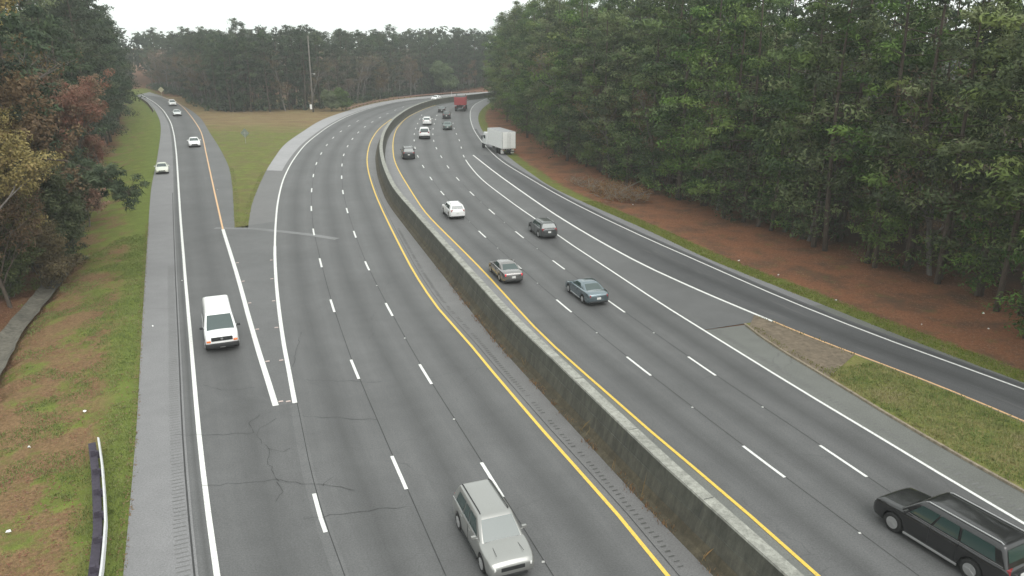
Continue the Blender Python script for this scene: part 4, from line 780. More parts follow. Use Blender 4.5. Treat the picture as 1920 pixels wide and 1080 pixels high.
# white van, coming down the slip road
vs = dict(L=5.6, W=2.02, r=.37, sill=.36, axles=(1.95,-1.5), box=.9, top=[(2.8,1.06),(2.55,1.13),(2.1,1.22),(1.75,1.26),(-2.8,1.26)],
          cab=dict(x=(2.02,1.12,-2.66,-2.78), z=(1.18,2.10), w=(.97,.80)), wins=[(.62,1.55),(-.62,.50),(-2.5,-.74)], mir=M['dark'], handles=[.8], doors=[.56], tz=1.0, th=.4, fplate=True, grille=0)
p, a = place_front((-18.25,45.5), W1, 5.6); van = car('passenger_van', vs, white, p, a, 'white full-size van with dark grille and amber lamps driving down the slip road', 'van')
MB().box((2.79,0,.90), (.06,1.28,.26)).build('grille', M['dark'], van, bevel=.02); MB().cyl((2.83,0,.92), .085, .02, 'x', 16).build('badge', M['chrome'], van)
MB().box((2.84,0,.52), (.22,1.95,.24)).build('bumper', M['dark'], van, bevel=.04)
for s in (1,-1): MB().box((2.79, s*.80, .77), (.07,.25,.13)).build('turn_signal', M['amber'], van, bevel=.02)
# beige estate SUV in the foreground
sb = suv(4.75, 1.84, 1.76, railm=M['dark'], hoodlines=True, belt=True); h_ = 2.375
sb['axles'] = (1.42,-1.40)
a = atan2(24.1-26.74, -1.08+2.10); c = arr(((-1.08-2.10)/2, (24.1+26.74)/2)); n_ = arr((-sin(a), cos(a)))
p = c + n_*.84
beigecar = car('estate_suv', sb, beige, p, a, 'pale gold SUV with roof rails nearest the camera on the left carriageway', 'SUV')
for s in (1,-1): MB().box((2.17, s*.745, .70), (.16,.12,.10), -s*.5).build('turn_signal', M['amber'], beigecar, bevel=.02)
# black full-size SUV, cut by the frame at the lower right
bs = suv(5.5, 2.0, 1.90, railm=M['alloy'], belt=True, box=.8, rw=(.25,.85)); bs['r'] = .40; bs['axles'] = (1.75,-1.50)
bs['top'] = [(2.75,.92),(2.5,1.06),(1.6,1.15),(1.3,1.17),(-2.5,1.17),(-2.75,1.12)]; bs['cab'] = dict(x=(1.55,.85,-2.40,-2.68), z=(1.14,1.83), w=(.93,.80))
bs['wins'] = [(.28,1.22),(-.85,.18),(-2.3,-.97)]; bs['handles'] = [.5,-.6]; bs['doors'] = [.23,-.9]; bs['sillm'] = M['alloy']
a = atan2(26.6-23.71, 15.18-16.60); c = arr(((15.18+16.6)/2, (26.6+23.71)/2)); p = c - arr((-sin(a), cos(a)))*.95 + arr((cos(a), sin(a)))*(-.12)
car('full_size_suv', bs, blackp, p, a, 'black full-size SUV leaving the picture at the lower right', 'SUV')
YR = arr(LN['D'])
p, a = place_rear((-6.0,84.4), Y3, 4.5); car('compact_suv', suv(4.5, 1.84, 1.66), white, p, a, 'white compact SUV in the lane beside the median wall, ahead of the brown sedan', 'SUV')
p, a = place_rear((3.75,75.3), W4, 4.6); car('crossover', suv(4.6, 1.85, 1.64, sunroof=.0), grey, p, a, 'dark grey crossover with glass roof hugging the solid white line', 'SUV')
p, a = place_rear((.15,60.0), LN['D'], 4.85); car('sedan', sedan(4.85, 1.84, tl=M['brake']), brown, p, a, 'grey-brown sedan with glowing red tail lamps beside the median wall', 'car')
p, a = place_rear((6.45,54.5), LN['E'], 4.75); car('sedan', sedan(4.75, 1.83, sillm=M['chrome']), blue, p, a, 'blue-grey sedan with chrome sills, nearest car in the middle of the right carriageway', 'car')
p, a = place_rear((-17.5,131.9), Y3, 4.5); car('compact_suv', suv(4.6, 1.9, 1.75, box=.9), charcoal, p, a, 'black boxy SUV alone in the lane beside the median wall', 'SUV')
p, a = place_rear((-20.55,190.3), LN['E'], 4.5); car('compact_suv', suv(4.6, 1.86, 1.7), white, p, a, 'white SUV just ahead of the white pickup', 'SUV')
p, a = place_rear((-17.2,207.3), LN['E'], 4.5); car('compact_suv', suv(4.6, 1.9, 1.72), charcoal, p, a, 'black SUV just behind the red truck', 'SUV')
p, a = place_rear((-20.2,227.5), LN['E'], 4.6); car('sedan', sedan(4.6), charcoal, p, a, 'dark car left of the red truck, beyond the black SUV', 'car')
p, a = place_rear((-14.7,179.4), LN['E'], 4.6); car('sedan', sedan(4.6, 1.82, 1.5), green, p, a, 'grey-green sedan with pale rear window behind the two dark cars', 'car')
p, a = place_front((-27.4,278), Y2, 4.6); car('sedan', sedan(4.6), white, p, a, 'white car coming round the far bend behind the median wall', 'car')
p, a = place_front((-60.2,148.2), W1, 4.7); car('sedan', sedan(4.7, 1.84, 1.46), white, p, a, 'white sedan coming down the slip road by the orange line, nearest of three', 'car')
p, a = place_front((-91.1,215.2), W1, 4.6); car('sedan', sedan(4.6), silver, p, a, 'silver car in the middle of three coming down the slip road', 'car')
p, a = place_front((-107.5,251.5), W1, 4.6); car('compact_suv', suv(4.5), white, p, a, 'small white SUV farthest up the slip road', 'SUV')
p, a = place_front((-52.5,116.0), W1, 4.7); car('sedan', sedan(4.7, 1.82, 1.48), cream, p, a, 'cream car stopped on the left shoulder of the slip road', 'car')
# white crew-cab pickup
ps = dict(L=5.8, W=2.0, r=.39, sill=.38, axles=(1.95,-1.65), box=.9, top=[(2.9,1.0),(2.6,1.12),(1.5,1.2),(1.2,1.22),(-2.9,1.22)],
          cab=dict(x=(1.45,.80,-1.02,-1.22), z=(1.18,1.84), w=(.93,.76)), wins=[(.2,1.1),(-1.0,.1)], rw=(.15,.85), handles=[.4], tz=1.0, th=.3, mir=M['dark'])
p, a = place_rear((-18.0,161.4), LN['D'], 5.8); pk = car('pickup_truck', ps, white, p, a, 'white crew-cab pickup truck with dark open bed and dark bumper', 'pickup')
MB().box((-2.0,0,1.262), (1.62,1.50,.03)).build('cargo_bed', M['dark'], pk); MB().box((-2.93,0,.56), (.16,1.94,.24)).build('bumper', M['dark'], pk, bevel=.03)
for s in (1,-1): MB().box((-2.05,s*.86,1.26), (1.7,.10,.10)).build('bed_rail', white, pk, bevel=.02)
# red dump truck
def truck_wheels(root, xs_, y, r):
    for x in xs_:
        for s in (1,-1): wheel(root, x, s*y, r, .34, M['dark'])
redp = paintm('red_truck_paintwork', (.36,.045,.05), .4); p, a = place_rear((-14.95,232.6), LN['E'], 8.2)
rt_ = empty('dump_truck', (p[0], p[1], .01), a-.06); rt_.scale = (1.28,)*3; tag(rt_, 'red dump truck leading the traffic into the far bend', 'truck')
b = MB().box((-1.35,0,2.25), (5.2,2.5,1.75), tx=1.02); b.box((1.5,0,2.9), (.7,2.5,.5)); b.build('dump_body', redp, rt_, bevel=.04)
for x in np.linspace(-3.6,.8,7):
    for s in (1,-1): MB().box((x,s*1.29,2.25), (.12,.09,1.7)).build('body_rib', redp, rt_)
for y in (-.85,0,.85): MB().box((-4.0,y,2.2), (.08,.12,1.6)).build('tailgate_rib', redp, rt_)
MB().box((-1.35,0,3.14), (5.0,2.3,.05)).build('load_cover', M['dark'], rt_)
c_ = MB().box((2.3,0,1.9), (1.7,2.35,1.7), tx=.86, ty=.9); c_.box((3.5,0,1.35), (1.2,1.9,1.0), tx=.85, ty=.9); c_.build('cab', redp, rt_, bevel=.08)
MB().box((3.0,0,2.2), (.15,1.9,.7), tx=.5).build('windshield', M['glass'], rt_)
for s in (1,-1):
    MB().box((2.3,s*1.14,2.2), (.9,.05,.6)).build('side_window', M['glass'], rt_); MB().box((2.9,s*1.45,2.1), (.1,.25,.55)).build('mirror', M['chrome'], rt_)
    MB().box((-3.9,s*1.0,.95), (.08,.3,.16)).build('taillight', M['red_lens'], rt_); MB().tube([(1.25,s*1.05,1.2),(1.25,s*1.05,3.5)], .08, 8).build('exhaust_stack', M['chrome'], rt_)
    MB().box((-3.75,s*.95,.7), (.04,.55,.7)).build('mud_flap', M['dark'], rt_)
MB().box((-.3,0,.95), (7.4,.9,.35)).build('chassis', M['dark'], rt_); truck_wheels(rt_, (3.3,-1.9,-3.2), 1.05, .5)
# white box truck on the shoulder
p = arr((-.55,137.3)); a = H_(R2, proj(p, R2)[1])+.20; L = 12.0; c = p+arr((cos(a), sin(a)))*L/2
bt = empty('box_truck', (c[0], c[1], .01), a); tag(bt, 'white box truck with ribbed rear doors standing on the right shoulder', 'truck')
MB().box((-2.0,0,2.55), (8.0,2.5,2.9)).build('cargo_box', M['white_flat'], bt, bevel=.03)
MB().box((-2.0,0,4.02), (7.9,2.42,.05)).build('box_roof', simple('dull_roof', (.36,.36,.37), .6, var=.15), bt)
for s in (1,-1):
    d = MB().box((-6.03,s*.62,2.5), (.06,1.20,2.62))
    for k in range(4): d.box((-6.07,s*(.62-.42+k*.28),2.5), (.03,.10,2.5))
    d.build('rear_door', M['white_flat'], bt, bevel=.01)
    MB().tube([(-6.11,s*.28,1.2),(-6.11,s*.28,3.85)], .02, 6).build('lock_rod', M['steel'], bt)
for y in (-1.22,0,1.22): MB().box((-6.06,y,2.55), (.06,.07,2.85)).build('door_frame', M['steel'], bt)
MB().box((-6.1,0,.62), (.12,2.3,.14)).build('bumper', M['dark'], bt); MB().box((-2,0,.95), (8.2,1.0,.3)).build('chassis', M['dark'], bt)
for y in (-.9,-.45,0,.45,.9): MB().box((-6.12,y,.98), (.04,.11,.08)).build('marker_lamp', M['lamp'], bt)
for s in (1,-1):
    MB().box((-6.12,s*1.1,.9), (.05,.2,.14)).build('taillight', M['red_lens'], bt); MB().box((-5.2,s*.95,.55), (.03,.6,.7)).build('mud_flap', M['white_flat'], bt)
    MB().box((4.2,s*1.12,2.2), (.9,.05,.6)).build('side_window', M['glass'], bt); MB().box((4.7,s*1.4,2.1), (.1,.2,.6)).build('mirror', M['dark'], bt)
c_ = MB().box((3.9,0,1.95), (2.2,2.3,2.2), tx=.86, ty=.9); c_.box((5.3,0,1.35), (1.3,2.0,1.1), tx=.8, ty=.88); c_.build('cab', white, bt, bevel=.08)
MB().box((4.93,0,2.4), (.12,1.9,.7), tx=.5).build('windshield', M['glass'], bt); truck_wheels(bt, (5.0,-4.0,-2.8), 1.02, .5)

# ---------------------------------------------------------------- posts and signs
po = empty('utility_pole', (-57.5,229.0,0)); tag(po, 'tall grey utility pole with a small white cabinet, at the back of the grass gore', 'pole')
MB().tube([(0,0,-.3),(0,0,9),(.02,0,21)], [.26,.22,.15], 10).build('shaft', M['bark_grey'], po, smooth=True)
MB().box((-.55,-.1,1.5), (.6,.4,1.3)).build('cabinet', M['white_flat'], po, bevel=.03); MB().tube([(0,0,10.6),(.6,-.2,10.75),(.95,-.3,10.7)], .05).build('lamp_arm', M['steel'], po); MB().box((1.15,-.35,10.66), (.5,.25,.14)).build('lamp_head', M['white_flat'], po, bevel=.03)
def diamond(name, loc, rz, size, zc, face, label, post=.05):
    o = empty(name, loc, rz); tag(o, label, 'sign'); MB().box((0,0,zc/2+.1), (post,post,zc+.3)).build('post', M['steel'], o)
    k = size/sqrt(2); mb = MB(); n = 0
    V = [(.05,0,zc-k),(.05,k,zc),(.05,0,zc+k),(.05,-k,zc),(.075,0,zc-k),(.075,k,zc),(.075,0,zc+k),(.075,-k,zc)]
    mesh('panel', V, [(3,2,1,0),(4,5,6,7),(0,1,5,4),(1,2,6,5),(2,3,7,6),(3,0,4,7)], face, o); MB().box((.03,0,zc), (.03,size*.9,.05)).build('brace', M['steel'], o); return o
M['sign_back'] = simple('aluminium_sign_back', (.26,.29,.24), .6, .1, var=.1); M['sign_yellow'] = simple('yellow_sign', (.45,.42,.26), .5)
diamond('warning_sign', (-52.6,154.4,0), radians(80), 1.35, 2.0, M['sign_back'], 'grey back of a diamond sign standing in the grass gore')
diamond('warning_sign', (-128.5,292,-.1), radians(-60), 1.5, 3.0, M['sign_yellow'], 'small far diamond sign at the bend of the slip road')
def delineator(loc, h, lab, wide=.12):
    o = empty('marker_post', loc); tag(o, lab, 'post'); MB().box((0,0,h/2), (.08,wide,h), tx=.8).build('shaft', M['white_flat'], o, bevel=.01); MB().box((0,0,h-.14), (.09,wide*1.05,.14)).build('reflector', M['dark'], o)
delineator((2.1,189.0,gz(2.1,189)-.1), 2.2, 'slim pale post at the wood edge beyond the box truck', .22)
delineator((-5.9,262,-.1), 1.1, 'low white marker post on the far right verge'); delineator((-23.0,303.5,-.1), 2.0, 'white marker post behind the far guardrail', .3)
# litter
rn = random.Random(3)
lit = [(-24.8,50.2,'l'),(-22.9,37.6,'l'),(-24.0,34.3,'l'),(-20.6,27.2,'l'),(-27.2,61,'l'),(-39.5,103,'l'),(24.7,56,'r'),(28.6,50.8,'r'),(33.0,50.3,'r'),(22.6,63.0,'r'),(14.8,93.5,'r'),(36.2,46.0,'r'),(20.5,67.5,'r'),(34.5,53.5,'r')]
for x, y, sd in lit:
    mb = MB(); k = rn.uniform(.06,.14); n = 5
    c = (0,0,.03); pts = [(k*cos(2*pi*i/n)*rn.uniform(.5,1.1), k*sin(2*pi*i/n)*rn.uniform(.4,1), rn.uniform(.0,.10)) for i in range(n)]
    V = pts+[(0,0,rn.uniform(.06,.14)), (0,0,-.02)]; F = [(i,(i+1)%n,n) for i in range(n)]+[((i+1)%n,i,n+1) for i in range(n)]
    o = mesh('litter', V, F, M['white_flat']); o.location = (x, y, gz(x,y)+.03)
    tag(o, 'scrap of white litter lying in the left grass verge' if sd == 'l' else 'scrap of white litter lying on the red pine straw', 'litter', 'litter in the left grass' if sd == 'l' else 'litter on the pine straw')

# ---------------------------------------------------------------- foliage builders (numpy)
def leaves(centers, radii, per, size, rng, aspect=.4, out=.5, tint=None, flat=.8):
    """clumps of many small triangles; returns verts, faces, tint per vertex"""
    n = len(centers)*per
    C = np.repeat(centers, per, axis=0); R = np.repeat(radii, per)
    d = rng.normal(size=(n,3)); d /= np.linalg.norm(d, axis=1)[:,None]; rad = rng.random(n)**.45
    P = C+d*(R*rad)[:,None]*np.array([1,1,flat])
    nr = d*.7+np.array([0,0,.55])+rng.normal(size=(n,3))*.40; nr /= np.linalg.norm(nr, axis=1)[:,None]
    ax = np.cross(nr, rng.normal(size=(n,3))+np.array([0,0,.01])); ax /= np.linalg.norm(ax, axis=1)[:,None]; s = np.cross(nr, ax)
    sz = size*(.6+.8*rng.random(n))
    a = P-s*(sz*aspect)[:,None]; b = P+s*(sz*aspect)[:,None]; c = P+ax*sz[:,None]*1.3; e = P-ax*sz[:,None]*.5
    V = np.stack([a,e,b,c], 1).reshape(-1,3)
    ct = rng.random(len(centers)) if tint is None else tint
    T = np.clip(np.repeat(ct, per)*.8+rng.random(n)*.25, 0, 1)
    return V, np.repeat(T, 4)
def leafmesh(name, V, T, m, parent=None):
    nq = len(V)//4; me = bpy.data.meshes.new(name)
    me.vertices.add(len(V)); me.vertices.foreach_set('co', V.astype(np.float32).ravel())
    me.loops.add(nq*4); me.loops.foreach_set('vertex_index', np.arange(nq*4, dtype=np.int32))
    me.polygons.add(nq); me.polygons.foreach_set('loop_start', np.arange(nq, dtype=np.int32)*4)
    try: me.polygons.foreach_set('loop_total', np.full(nq, 4, dtype=np.int32))
    except Exception: pass
    me.attributes.new('tint', 'FLOAT', 'POINT').data.foreach_set('value', T.astype(np.float32))
    me.materials.append(m); me.update(calc_edges=True); me.validate()
    o = bpy.data.objects.new(name, me); COL.objects.link(o)
    if parent: o.parent = parent
    return o
def park(root): root.location = (0, -300, -60)
def pine(seed, H=23, cb=6, sp=3.6, mat='needles', per=84, dens=1.55, size=.23, name='pine_tree'):
    rng = np.random.default_rng(seed); rn = random.Random(seed)
    root = empty(name); mb = MB(); bend = rn.uniform(-.5,.5)
    tr = [(bend*sin(z/H*3), bend*.6*sin(z/H*2.2), z) for z in np.linspace(-.6, H, 8)]
    mb.tube(tr, [.24*(1-.9*i/7)+.02 for i in range(8)], 7)
    n = int((H-cb)*dens); cs = []; rs = []
    for i in range(n):
        t = (i+rn.random())/n; z = cb+(H-cb)*t*.98; az = i*2.4+rn.uniform(-.5,.5)
        ln = sp*(sin(pi*min(1, .20+t*.80))**.75)*rn.uniform(.65,1.2)+.3
        if rn.random() < .12: continue
        u = np.array([cos(az), sin(az)]); rise = ln*(rn.uniform(-.15,.25)+.35*t); bx = bend*sin(z/H*3)
        p0 = (bx,0,z); p1 = (bx+u[0]*ln*.5, u[1]*ln*.5, z+rise*.3); p2 = (bx+u[0]*ln, u[1]*ln, z+rise)
        mb.tube([p0,p1,p2], [.06*(1-t)+.025,.035,.012], 4, cap=False)
        for f in (.5,.8,1.03):
            if rn.random() < .15: continue
            q = np.array([bx+u[0]*ln*f, u[1]*ln*f, z+rise*f])+rng.normal(size=3)*.3; cs.append(q); rs.append(rn.uniform(.75,1.5)*(.8+.25*sp/3.6))
    cs.append(np.array([tr[-1][0], tr[-1][1], H])); rs.append(.6)
    V, T = leaves(np.array(cs), np.array(rs), per, size, rng, aspect=.30, flat=.5)
    mb.build('trunk', M['bark'], root, smooth=True); leafmesh('crown', V, T, M[mat], root); park(root); return root
def broadleaf(seed, H=14, sp=4, mat='brown_leaf', per=14, size=.16, bare=0.0, nl=16, bk='bark_grey', name='broadleaf_tree', base=.25):
    rng = np.random.default_rng(seed); rn = random.Random(seed); root = empty(name); mb = MB(); tips = []
    def grow(p, d, ln, r, lev):
        k = 3; pts = [p]; 
        for _ in range(k):
            d = (d+Vector((rn.uniform(-.22,.22), rn.uniform(-.22,.22), rn.uniform(-.05,.18)))).normalized(); pts.append(pts[-1]+d*ln/k)
        mb.tube(pts, [r, r*.82, r*.66, r*.45], 5 if lev < 2 else 3, cap=False)
        if lev >= 4 or r < .008: tips.append(pts[-1]); return
        if lev >= 2: tips.append(pts[-1]); tips.append(pts[2])
        for _ in range(rn.choice((3,3,4)) if lev else nl//2):
            q = pts[rn.choice((1,2,3,3))] if lev else pts[0].lerp(pts[-1], rn.uniform(base,1))
            az = rn.uniform(0,2*pi); el = rn.uniform(.05,.9)
            nd = (Vector((cos(az)*cos(el), sin(az)*cos(el), sin(el)))+d*.5).normalized()
            grow(q, nd, (sp*rn.uniform(.6,1.0) if lev == 0 else ln*rn.uniform(.45,.7)), r*(.42 if lev == 0 else .5), lev+1)
    grow(Vector((0,0,-.5)), Vector((0,0,1)), H*.75, .05+H*.011, 0)
    mb.build('trunk', M[bk], root, smooth=True)
    tips = [t for t in tips if rn.random() > bare]
    if tips:
        V, T = leaves(np.array([tuple(t) for t in tips]), rng.uniform(.35,.8,len(tips)), per, size, rng, aspect=.45, out=.1)
        leafmesh('crown', V, T, M[mat], root)
    park(root); return root
PI_EDGE = [pine(i, H=rng_, cb=c, sp=s) for i, (rng_, c, s) in enumerate(((24,2.4,5.2),(22,3.4,4.8),(25,5.5,5.2),(20,2.2,5.2),(24,7,4.8),(15,1.6,4.4)))]
PI_DEEP = [pine(20+i, H=h, cb=c, sp=s, per=50, size=.34, dens=1.3) for i, (h, c, s) in enumerate(((25,9,3.6),(24,7,3.9),(26,11,3.6)))]
PI_DARK = [pine(30+i, H=h, cb=c, sp=s, mat='needles_dark', per=60, size=.28) for i, (h, c, s) in enumerate(((22,3,4.2),(24,5,4.4),(20,2.2,3.9)))]
BARE = [broadleaf(40+i, H=h, sp=4.2, bare=.55, per=8, size=.14) for i, h in enumerate((18,15,16))]
BROWN = [broadleaf(50, H=15, sp=4.4, per=22, size=.17), broadleaf(51, H=13, sp=4, per=22, size=.17, bare=.3)]
SAP = [pine(60, H=8, cb=.8, sp=2.4, per=30, dens=4, size=.2, name='young_pine'), pine(61, H=6, cb=.5, sp=2.2, per=30, dens=4.5, size=.2, name='young_pine')]
rn = random.Random(77)
ORD = ['first','second','third','fourth','fifth','sixth','seventh','eighth','ninth','tenth','eleventh','twelfth','thirteenth','fourteenth','fifteenth','sixteenth','seventeenth','eighteenth','nineteenth','twentieth']; ORD += ['twenty-'+o for o in ORD[:9]]+['thirtieth']+['thirty-'+o for o in ORD[:9]]+['fortieth']+['forty-'+o for o in ORD[:9]]
used = set()
def plant(protos, x, y, label, cat, group=None, sc=(.82,1.18), rz=None, z=None):
    pr = rn.choice(protos) if isinstance(protos, list) else protos
    zz = gz(x, y) if z is None else z
    rz = rn.uniform(0, 2*pi) if rz is None else rz; s = rn.uniform(*sc)
    if id(pr) in used: return copy_tree(pr, (x, y, zz-.1), rz, s, label, cat, group)
    used.add(id(pr)); pr.location = (x, y, zz-.1); pr.rotation_euler = (0,0,rz); pr.scale = (s,)*3
    for k in ('group',):
        if k in pr: del pr[k]
    return tag(pr, label, cat, group)
FE = ext(LN['FE'], 0, 25)                     # near to far
tot = cum(FE)[-1]
marks = [(0, 32, 'pine at the edge of the right wood counting back from the right frame'), (32, 66, 'edge pine along the bare red straw slope, counting away from the camera'),
         (66, 112, 'edge pine of the right wood between the straw slope and the fallen branches'), (112, 175, 'edge pine of the right wood between the fallen branches and the box truck'), (175, 400, 'edge pine of the right wood beyond the box truck')]
s = 0; cnt = {}
while s < tot:
    p = at(FE, s); q = at(FE, s+.5); t = (q-p)/np.linalg.norm(q-p); n_ = arr((t[1], -t[0]))
    x, y = p+n_*rn.uniform(0,1.6)
    for a, b, txt in marks:
        if a <= s < b: cnt[txt] = cnt.get(txt, 0)+1; lab = ORD[min(47, cnt[txt]-1)]+' '+txt
    if s < 45: pr = [PI_EDGE[2], PI_EDGE[4], PI_EDGE[4], PI_EDGE[1]]
    else: pr = PI_EDGE
    plant(pr, x, y, lab, 'pine tree', 'pines along the edge of the right wood'); s += rn.uniform(3.3, 4.9)
rows = [(4.6, 4.6, PI_EDGE), (9.6, 5.2, PI_EDGE+PI_DEEP)]
for dd, st, pr in rows:
    s = rn.uniform(0,3)-10
    while s < tot+6:
        p = at(FE, s); q = at(FE, s+.5); t = (q-p)/np.linalg.norm(q-p); n_ = arr((t[1], -t[0])); x, y = p+n_*(dd+rn.uniform(-1.5,1.5))
        plant(pr, x, y, 'tall green pine standing inside the dense wood right of the highway, behind the edge trees', 'pine tree', 'pines inside the right wood', sc=(.88,1.25)); s += st*rn.uniform(.75,1.3)
# bare and brown trees and saplings among the edge pines
for i, s in enumerate((22, 36, 52, 66, 78, 90, 104, 116, 128, 140, 150, 161, 172)):
    p = at(FE, s); q = at(FE, s+.5); t = (q-p)/np.linalg.norm(q-p); n_ = arr((t[1], -t[0])); x, y = p+n_*rn.uniform(-.6,2.2)
    plant(BARE, x, y, ORD[i]+' bare pale-limbed tree among the pines of the right wood, counting from the right frame', 'bare tree', 'bare trees in the right wood')
for i, (s, d) in enumerate(((8,-.5),(17,1),(26,0),(38,1),(48,-.8),(60,.5),(71,-.6),(83,.5),(96,-1),(108,0),(119,.5),(34,.6),(43,.2),(55,.8),(65,.2),(77,.4),(89,.2),(101,.4),(21,1.5),(40,1.4),(46,1.6),(58,1.5),(68,1.4),(74,1.6),(80,1.5),(86,1.4),(93,1.6),(112,1),(124,1.2),(137,1),(150,1.2),(131,-1),(144,0),(156,.5),(168,-1))):
    p = at(FE, s); q = at(FE, s+.5); t = (q-p)/np.linalg.norm(q-p); n_ = arr((t[1], -t[0])); x, y = p+n_*d
    plant(SAP, x, y, ORD[i]+' low bushy young pine under the edge of the right wood, from the right frame', 'young pine', 'young pines under the right wood edge')
# left wood
LE = off(ext(LN['G0'], 0, 30), -10.5); LE = LE[::1]; LE = resample(LE, step=1.0); LE = LE[LE[:,1] > 62]; Lt = cum(LE)[-1]
for r_, (dd, st) in enumerate(((0,5.3),(5.5,6.5))):
    s = rn.uniform(0,2); k = 0
    while s < Lt:
        p = at(LE, s); q = at(LE, s+.5); t = (q-p)/np.linalg.norm(q-p); n_ = arr((t[1], -t[0])); x, y = p-n_*(dd+rn.uniform(-1.2,1.2))
        u = rn.random()
        if r_ == 0:
            pr, kind, cat = (PI_DARK, 'dark green pine', 'pine tree') if (s > 55 or u < .45) else (BROWN, 'brown-leaved tree', 'tree')
            plant(pr, x, y, '%s front-row tree of the left wood counting away from the camera, a %s' % (ORD[k] if k < 48 else 'distant', kind) if k < 48 else 'distant %s at the edge of the left wood near the slip road bend' % kind, cat, 'front row of the left wood', sc=(1.0,1.25)); k += 1
        else:
            pr, kind, cat = (PI_DARK+PI_DEEP, 'dark pine', 'pine tree') if u < .6 or s > 80 else (BARE, 'bare grey tree', 'bare tree')
            plant(pr, x, y, '%s deep inside the wood left of the slip road' % kind, cat, '%ss inside the left wood' % kind, sc=(1.1,1.3))
        s += st*rn.uniform(.75,1.3)
YEL = broadleaf(70, H=22, sp=5.6, mat='yellow_leaf', per=64, size=.105, nl=28)
plant(YEL, -38.7, 52.8, 'tall tree with yellow and tan leaves filling the top left corner', 'tree', sc=(1.22,1.22))
YEL2 = broadleaf(71, H=15, sp=4.6, mat='yellow_leaf', per=50, size=.11, nl=24)
plant(YEL2, -42.5, 63, 'smaller yellow-leaved tree right behind the corner tree', 'tree', sc=(1,1))
BR = broadleaf(72, H=11, sp=4.4, mat='brown_leaf', per=34, size=.09, nl=26, bare=.2, base=.12, bk='bark')
plant(BR, -38.6, 56.5, 'half bare brown tree above the drainage channel at the left frame', 'tree', sc=(1,1))
RED = broadleaf(73, H=14, sp=4.8, mat='red_leaf', per=60, size=.12, nl=26, bare=.25)
plant(RED, -49.5, 88, 'reddish leaved tree between the yellow tree and the dark pines', 'tree', sc=(1,1))
RED2 = broadleaf(74, H=5, sp=2.6, mat='red_leaf', per=24, size=.15, nl=14, bare=.2, name='shrub'); plant(RED2, -47, 84, 'low red shrub at the foot of the left wood', 'shrub', sc=(1,1))
BS = [broadleaf(95, H=6, sp=3.2, mat='brown_leaf', per=40, size=.10, nl=26, name='shrub', base=.03, bare=.15), broadleaf(96, H=5, sp=3, mat='shrub_dark', per=44, size=.12, nl=26, name='shrub', base=.03)]
for i, (x, y, k) in enumerate(((-39.5,62.5,1.0),(-41.5,67,1.1),(-40,58.5,.8),(-43,71,1.1),(-45,76,1.2),(-42.5,61,1.1),(-46,66,1.3),(-48.5,83,1.1))):
    plant(BS, x, y, ORD[i]+' tangled bush under the left wood edge counting from the drainage channel', 'bush', sc=(k,k))
for i, (x, y, k) in enumerate(((-42.5,66,.42),(-44,72.5,.5),(-41.5,60.5,.34),(-47,79,.5),(-44.5,56.5,.5),(-40.6,69.5,.3))):
    plant(PI_DARK, x, y, ORD[i]+' short dark bushy pine under the left wood edge counting from the drainage channel', 'pine tree', sc=(k,k))
# pine with one long low limb reaching over the grass
LP = pine(80, H=22, cb=8.5, sp=3.6, mat='needles_dark'); mb = MB(); rng = np.random.default_rng(5)
pts = [(0,0,9.8),(3.8,-.2,10.9),(8.0,-.4,10.8),(11.2,-.5,9.8),(13.4,-.6,8.4)]; mb.tube(pts, [.13,.10,.08,.05,.02], 6)
cs = []; rs = []
for i in range(60):
    f = rng.uniform(.62,1); k = f*4; j = min(3, int(k)); a, b = arr(pts[j]), arr(pts[j+1]); c = a+(b-a)*(k-j); side = rng.normal(size=3)*np.array([.5,.9,.6]); e = c+side*(1.1-.3*f)
    mb.tube([tuple(c), tuple(e)], [.02,.008], 3, cap=False); cs.append(e); rs.append(rng.uniform(.3,.6))
lb = mb.build('limb', M['bark'], LP, smooth=True); V, T = leaves(np.array(cs), np.array(rs), 70, .26, rng, aspect=.14, out=1.1, flat=.7); leafmesh('needle_tufts', V, T, M['needles_dark'], lb)
plant(LP, -42.0, 61.5, 'pine reaching one long needled limb out over the left grass verge', 'pine tree', sc=(1,1), rz=-.2)
# wood across the back
BK = arr([(-160,352),(-146,333),(-117,288),(-105,262),(-91,238),(-83,227),(-71,230),(-59,234.5),(-53,248),(-50,268),(-45,288),(-38,308),(-30,327),(-18,346),(-6,362)]); Bt = cum(BK)[-1]; kinds = []
for r_, (dd, st) in enumerate(((1.5,4.8),(6.5,6),(12,7))):
    s = rn.uniform(0,2)
    while s < Bt:
        p = at(BK, s); q = at(BK, s+.5); t = (q-p)/np.linalg.norm(q-p); n_ = arr((-t[1], t[0])); x, y = p+n_*(dd+rn.uniform(-1.2,1.2))
        px = x/y
        ev = -.365 < px < -.30 or px < -.45 or -.06 > px > -.11
        if r_ == 0 and not ev and rn.random() < .6: pr, kind, cat = BARE+[BROWN[1]], 'bare purplish tree', 'bare tree'
        elif r_ == 0: pr, kind, cat = PI_DARK, 'dark evergreen', 'pine tree'
        elif rn.random() < .15: pr, kind, cat = BARE, 'bare purplish tree', 'bare tree'
        else: pr, kind, cat = PI_DARK, 'dark evergreen', 'pine tree'
        plant(pr, x, y, '%s in the hazy wood across the back of the grass gore' % kind, cat, '%ss in the back wood' % kind, sc=(.92,1.08), z=-.1); s += st*rn.uniform(.75,1.3)
SH = [broadleaf(90, H=4.5, sp=2.6, mat='shrub_leaf', per=46, size=.2, nl=22, name='shrub', base=.05)]
for i, (x, y, lab, k) in enumerate(((-52.5,231,'rounded light green bush beside the utility pole',1.1),(-50.0,234,'green bush right behind the one by the utility pole',1.2),(-27,322,'pale green round tree-like bush behind the far guardrail',2.2))):
    plant(SH, x, y, lab, 'bush', sc=(k*.85,k*.85), z=0)
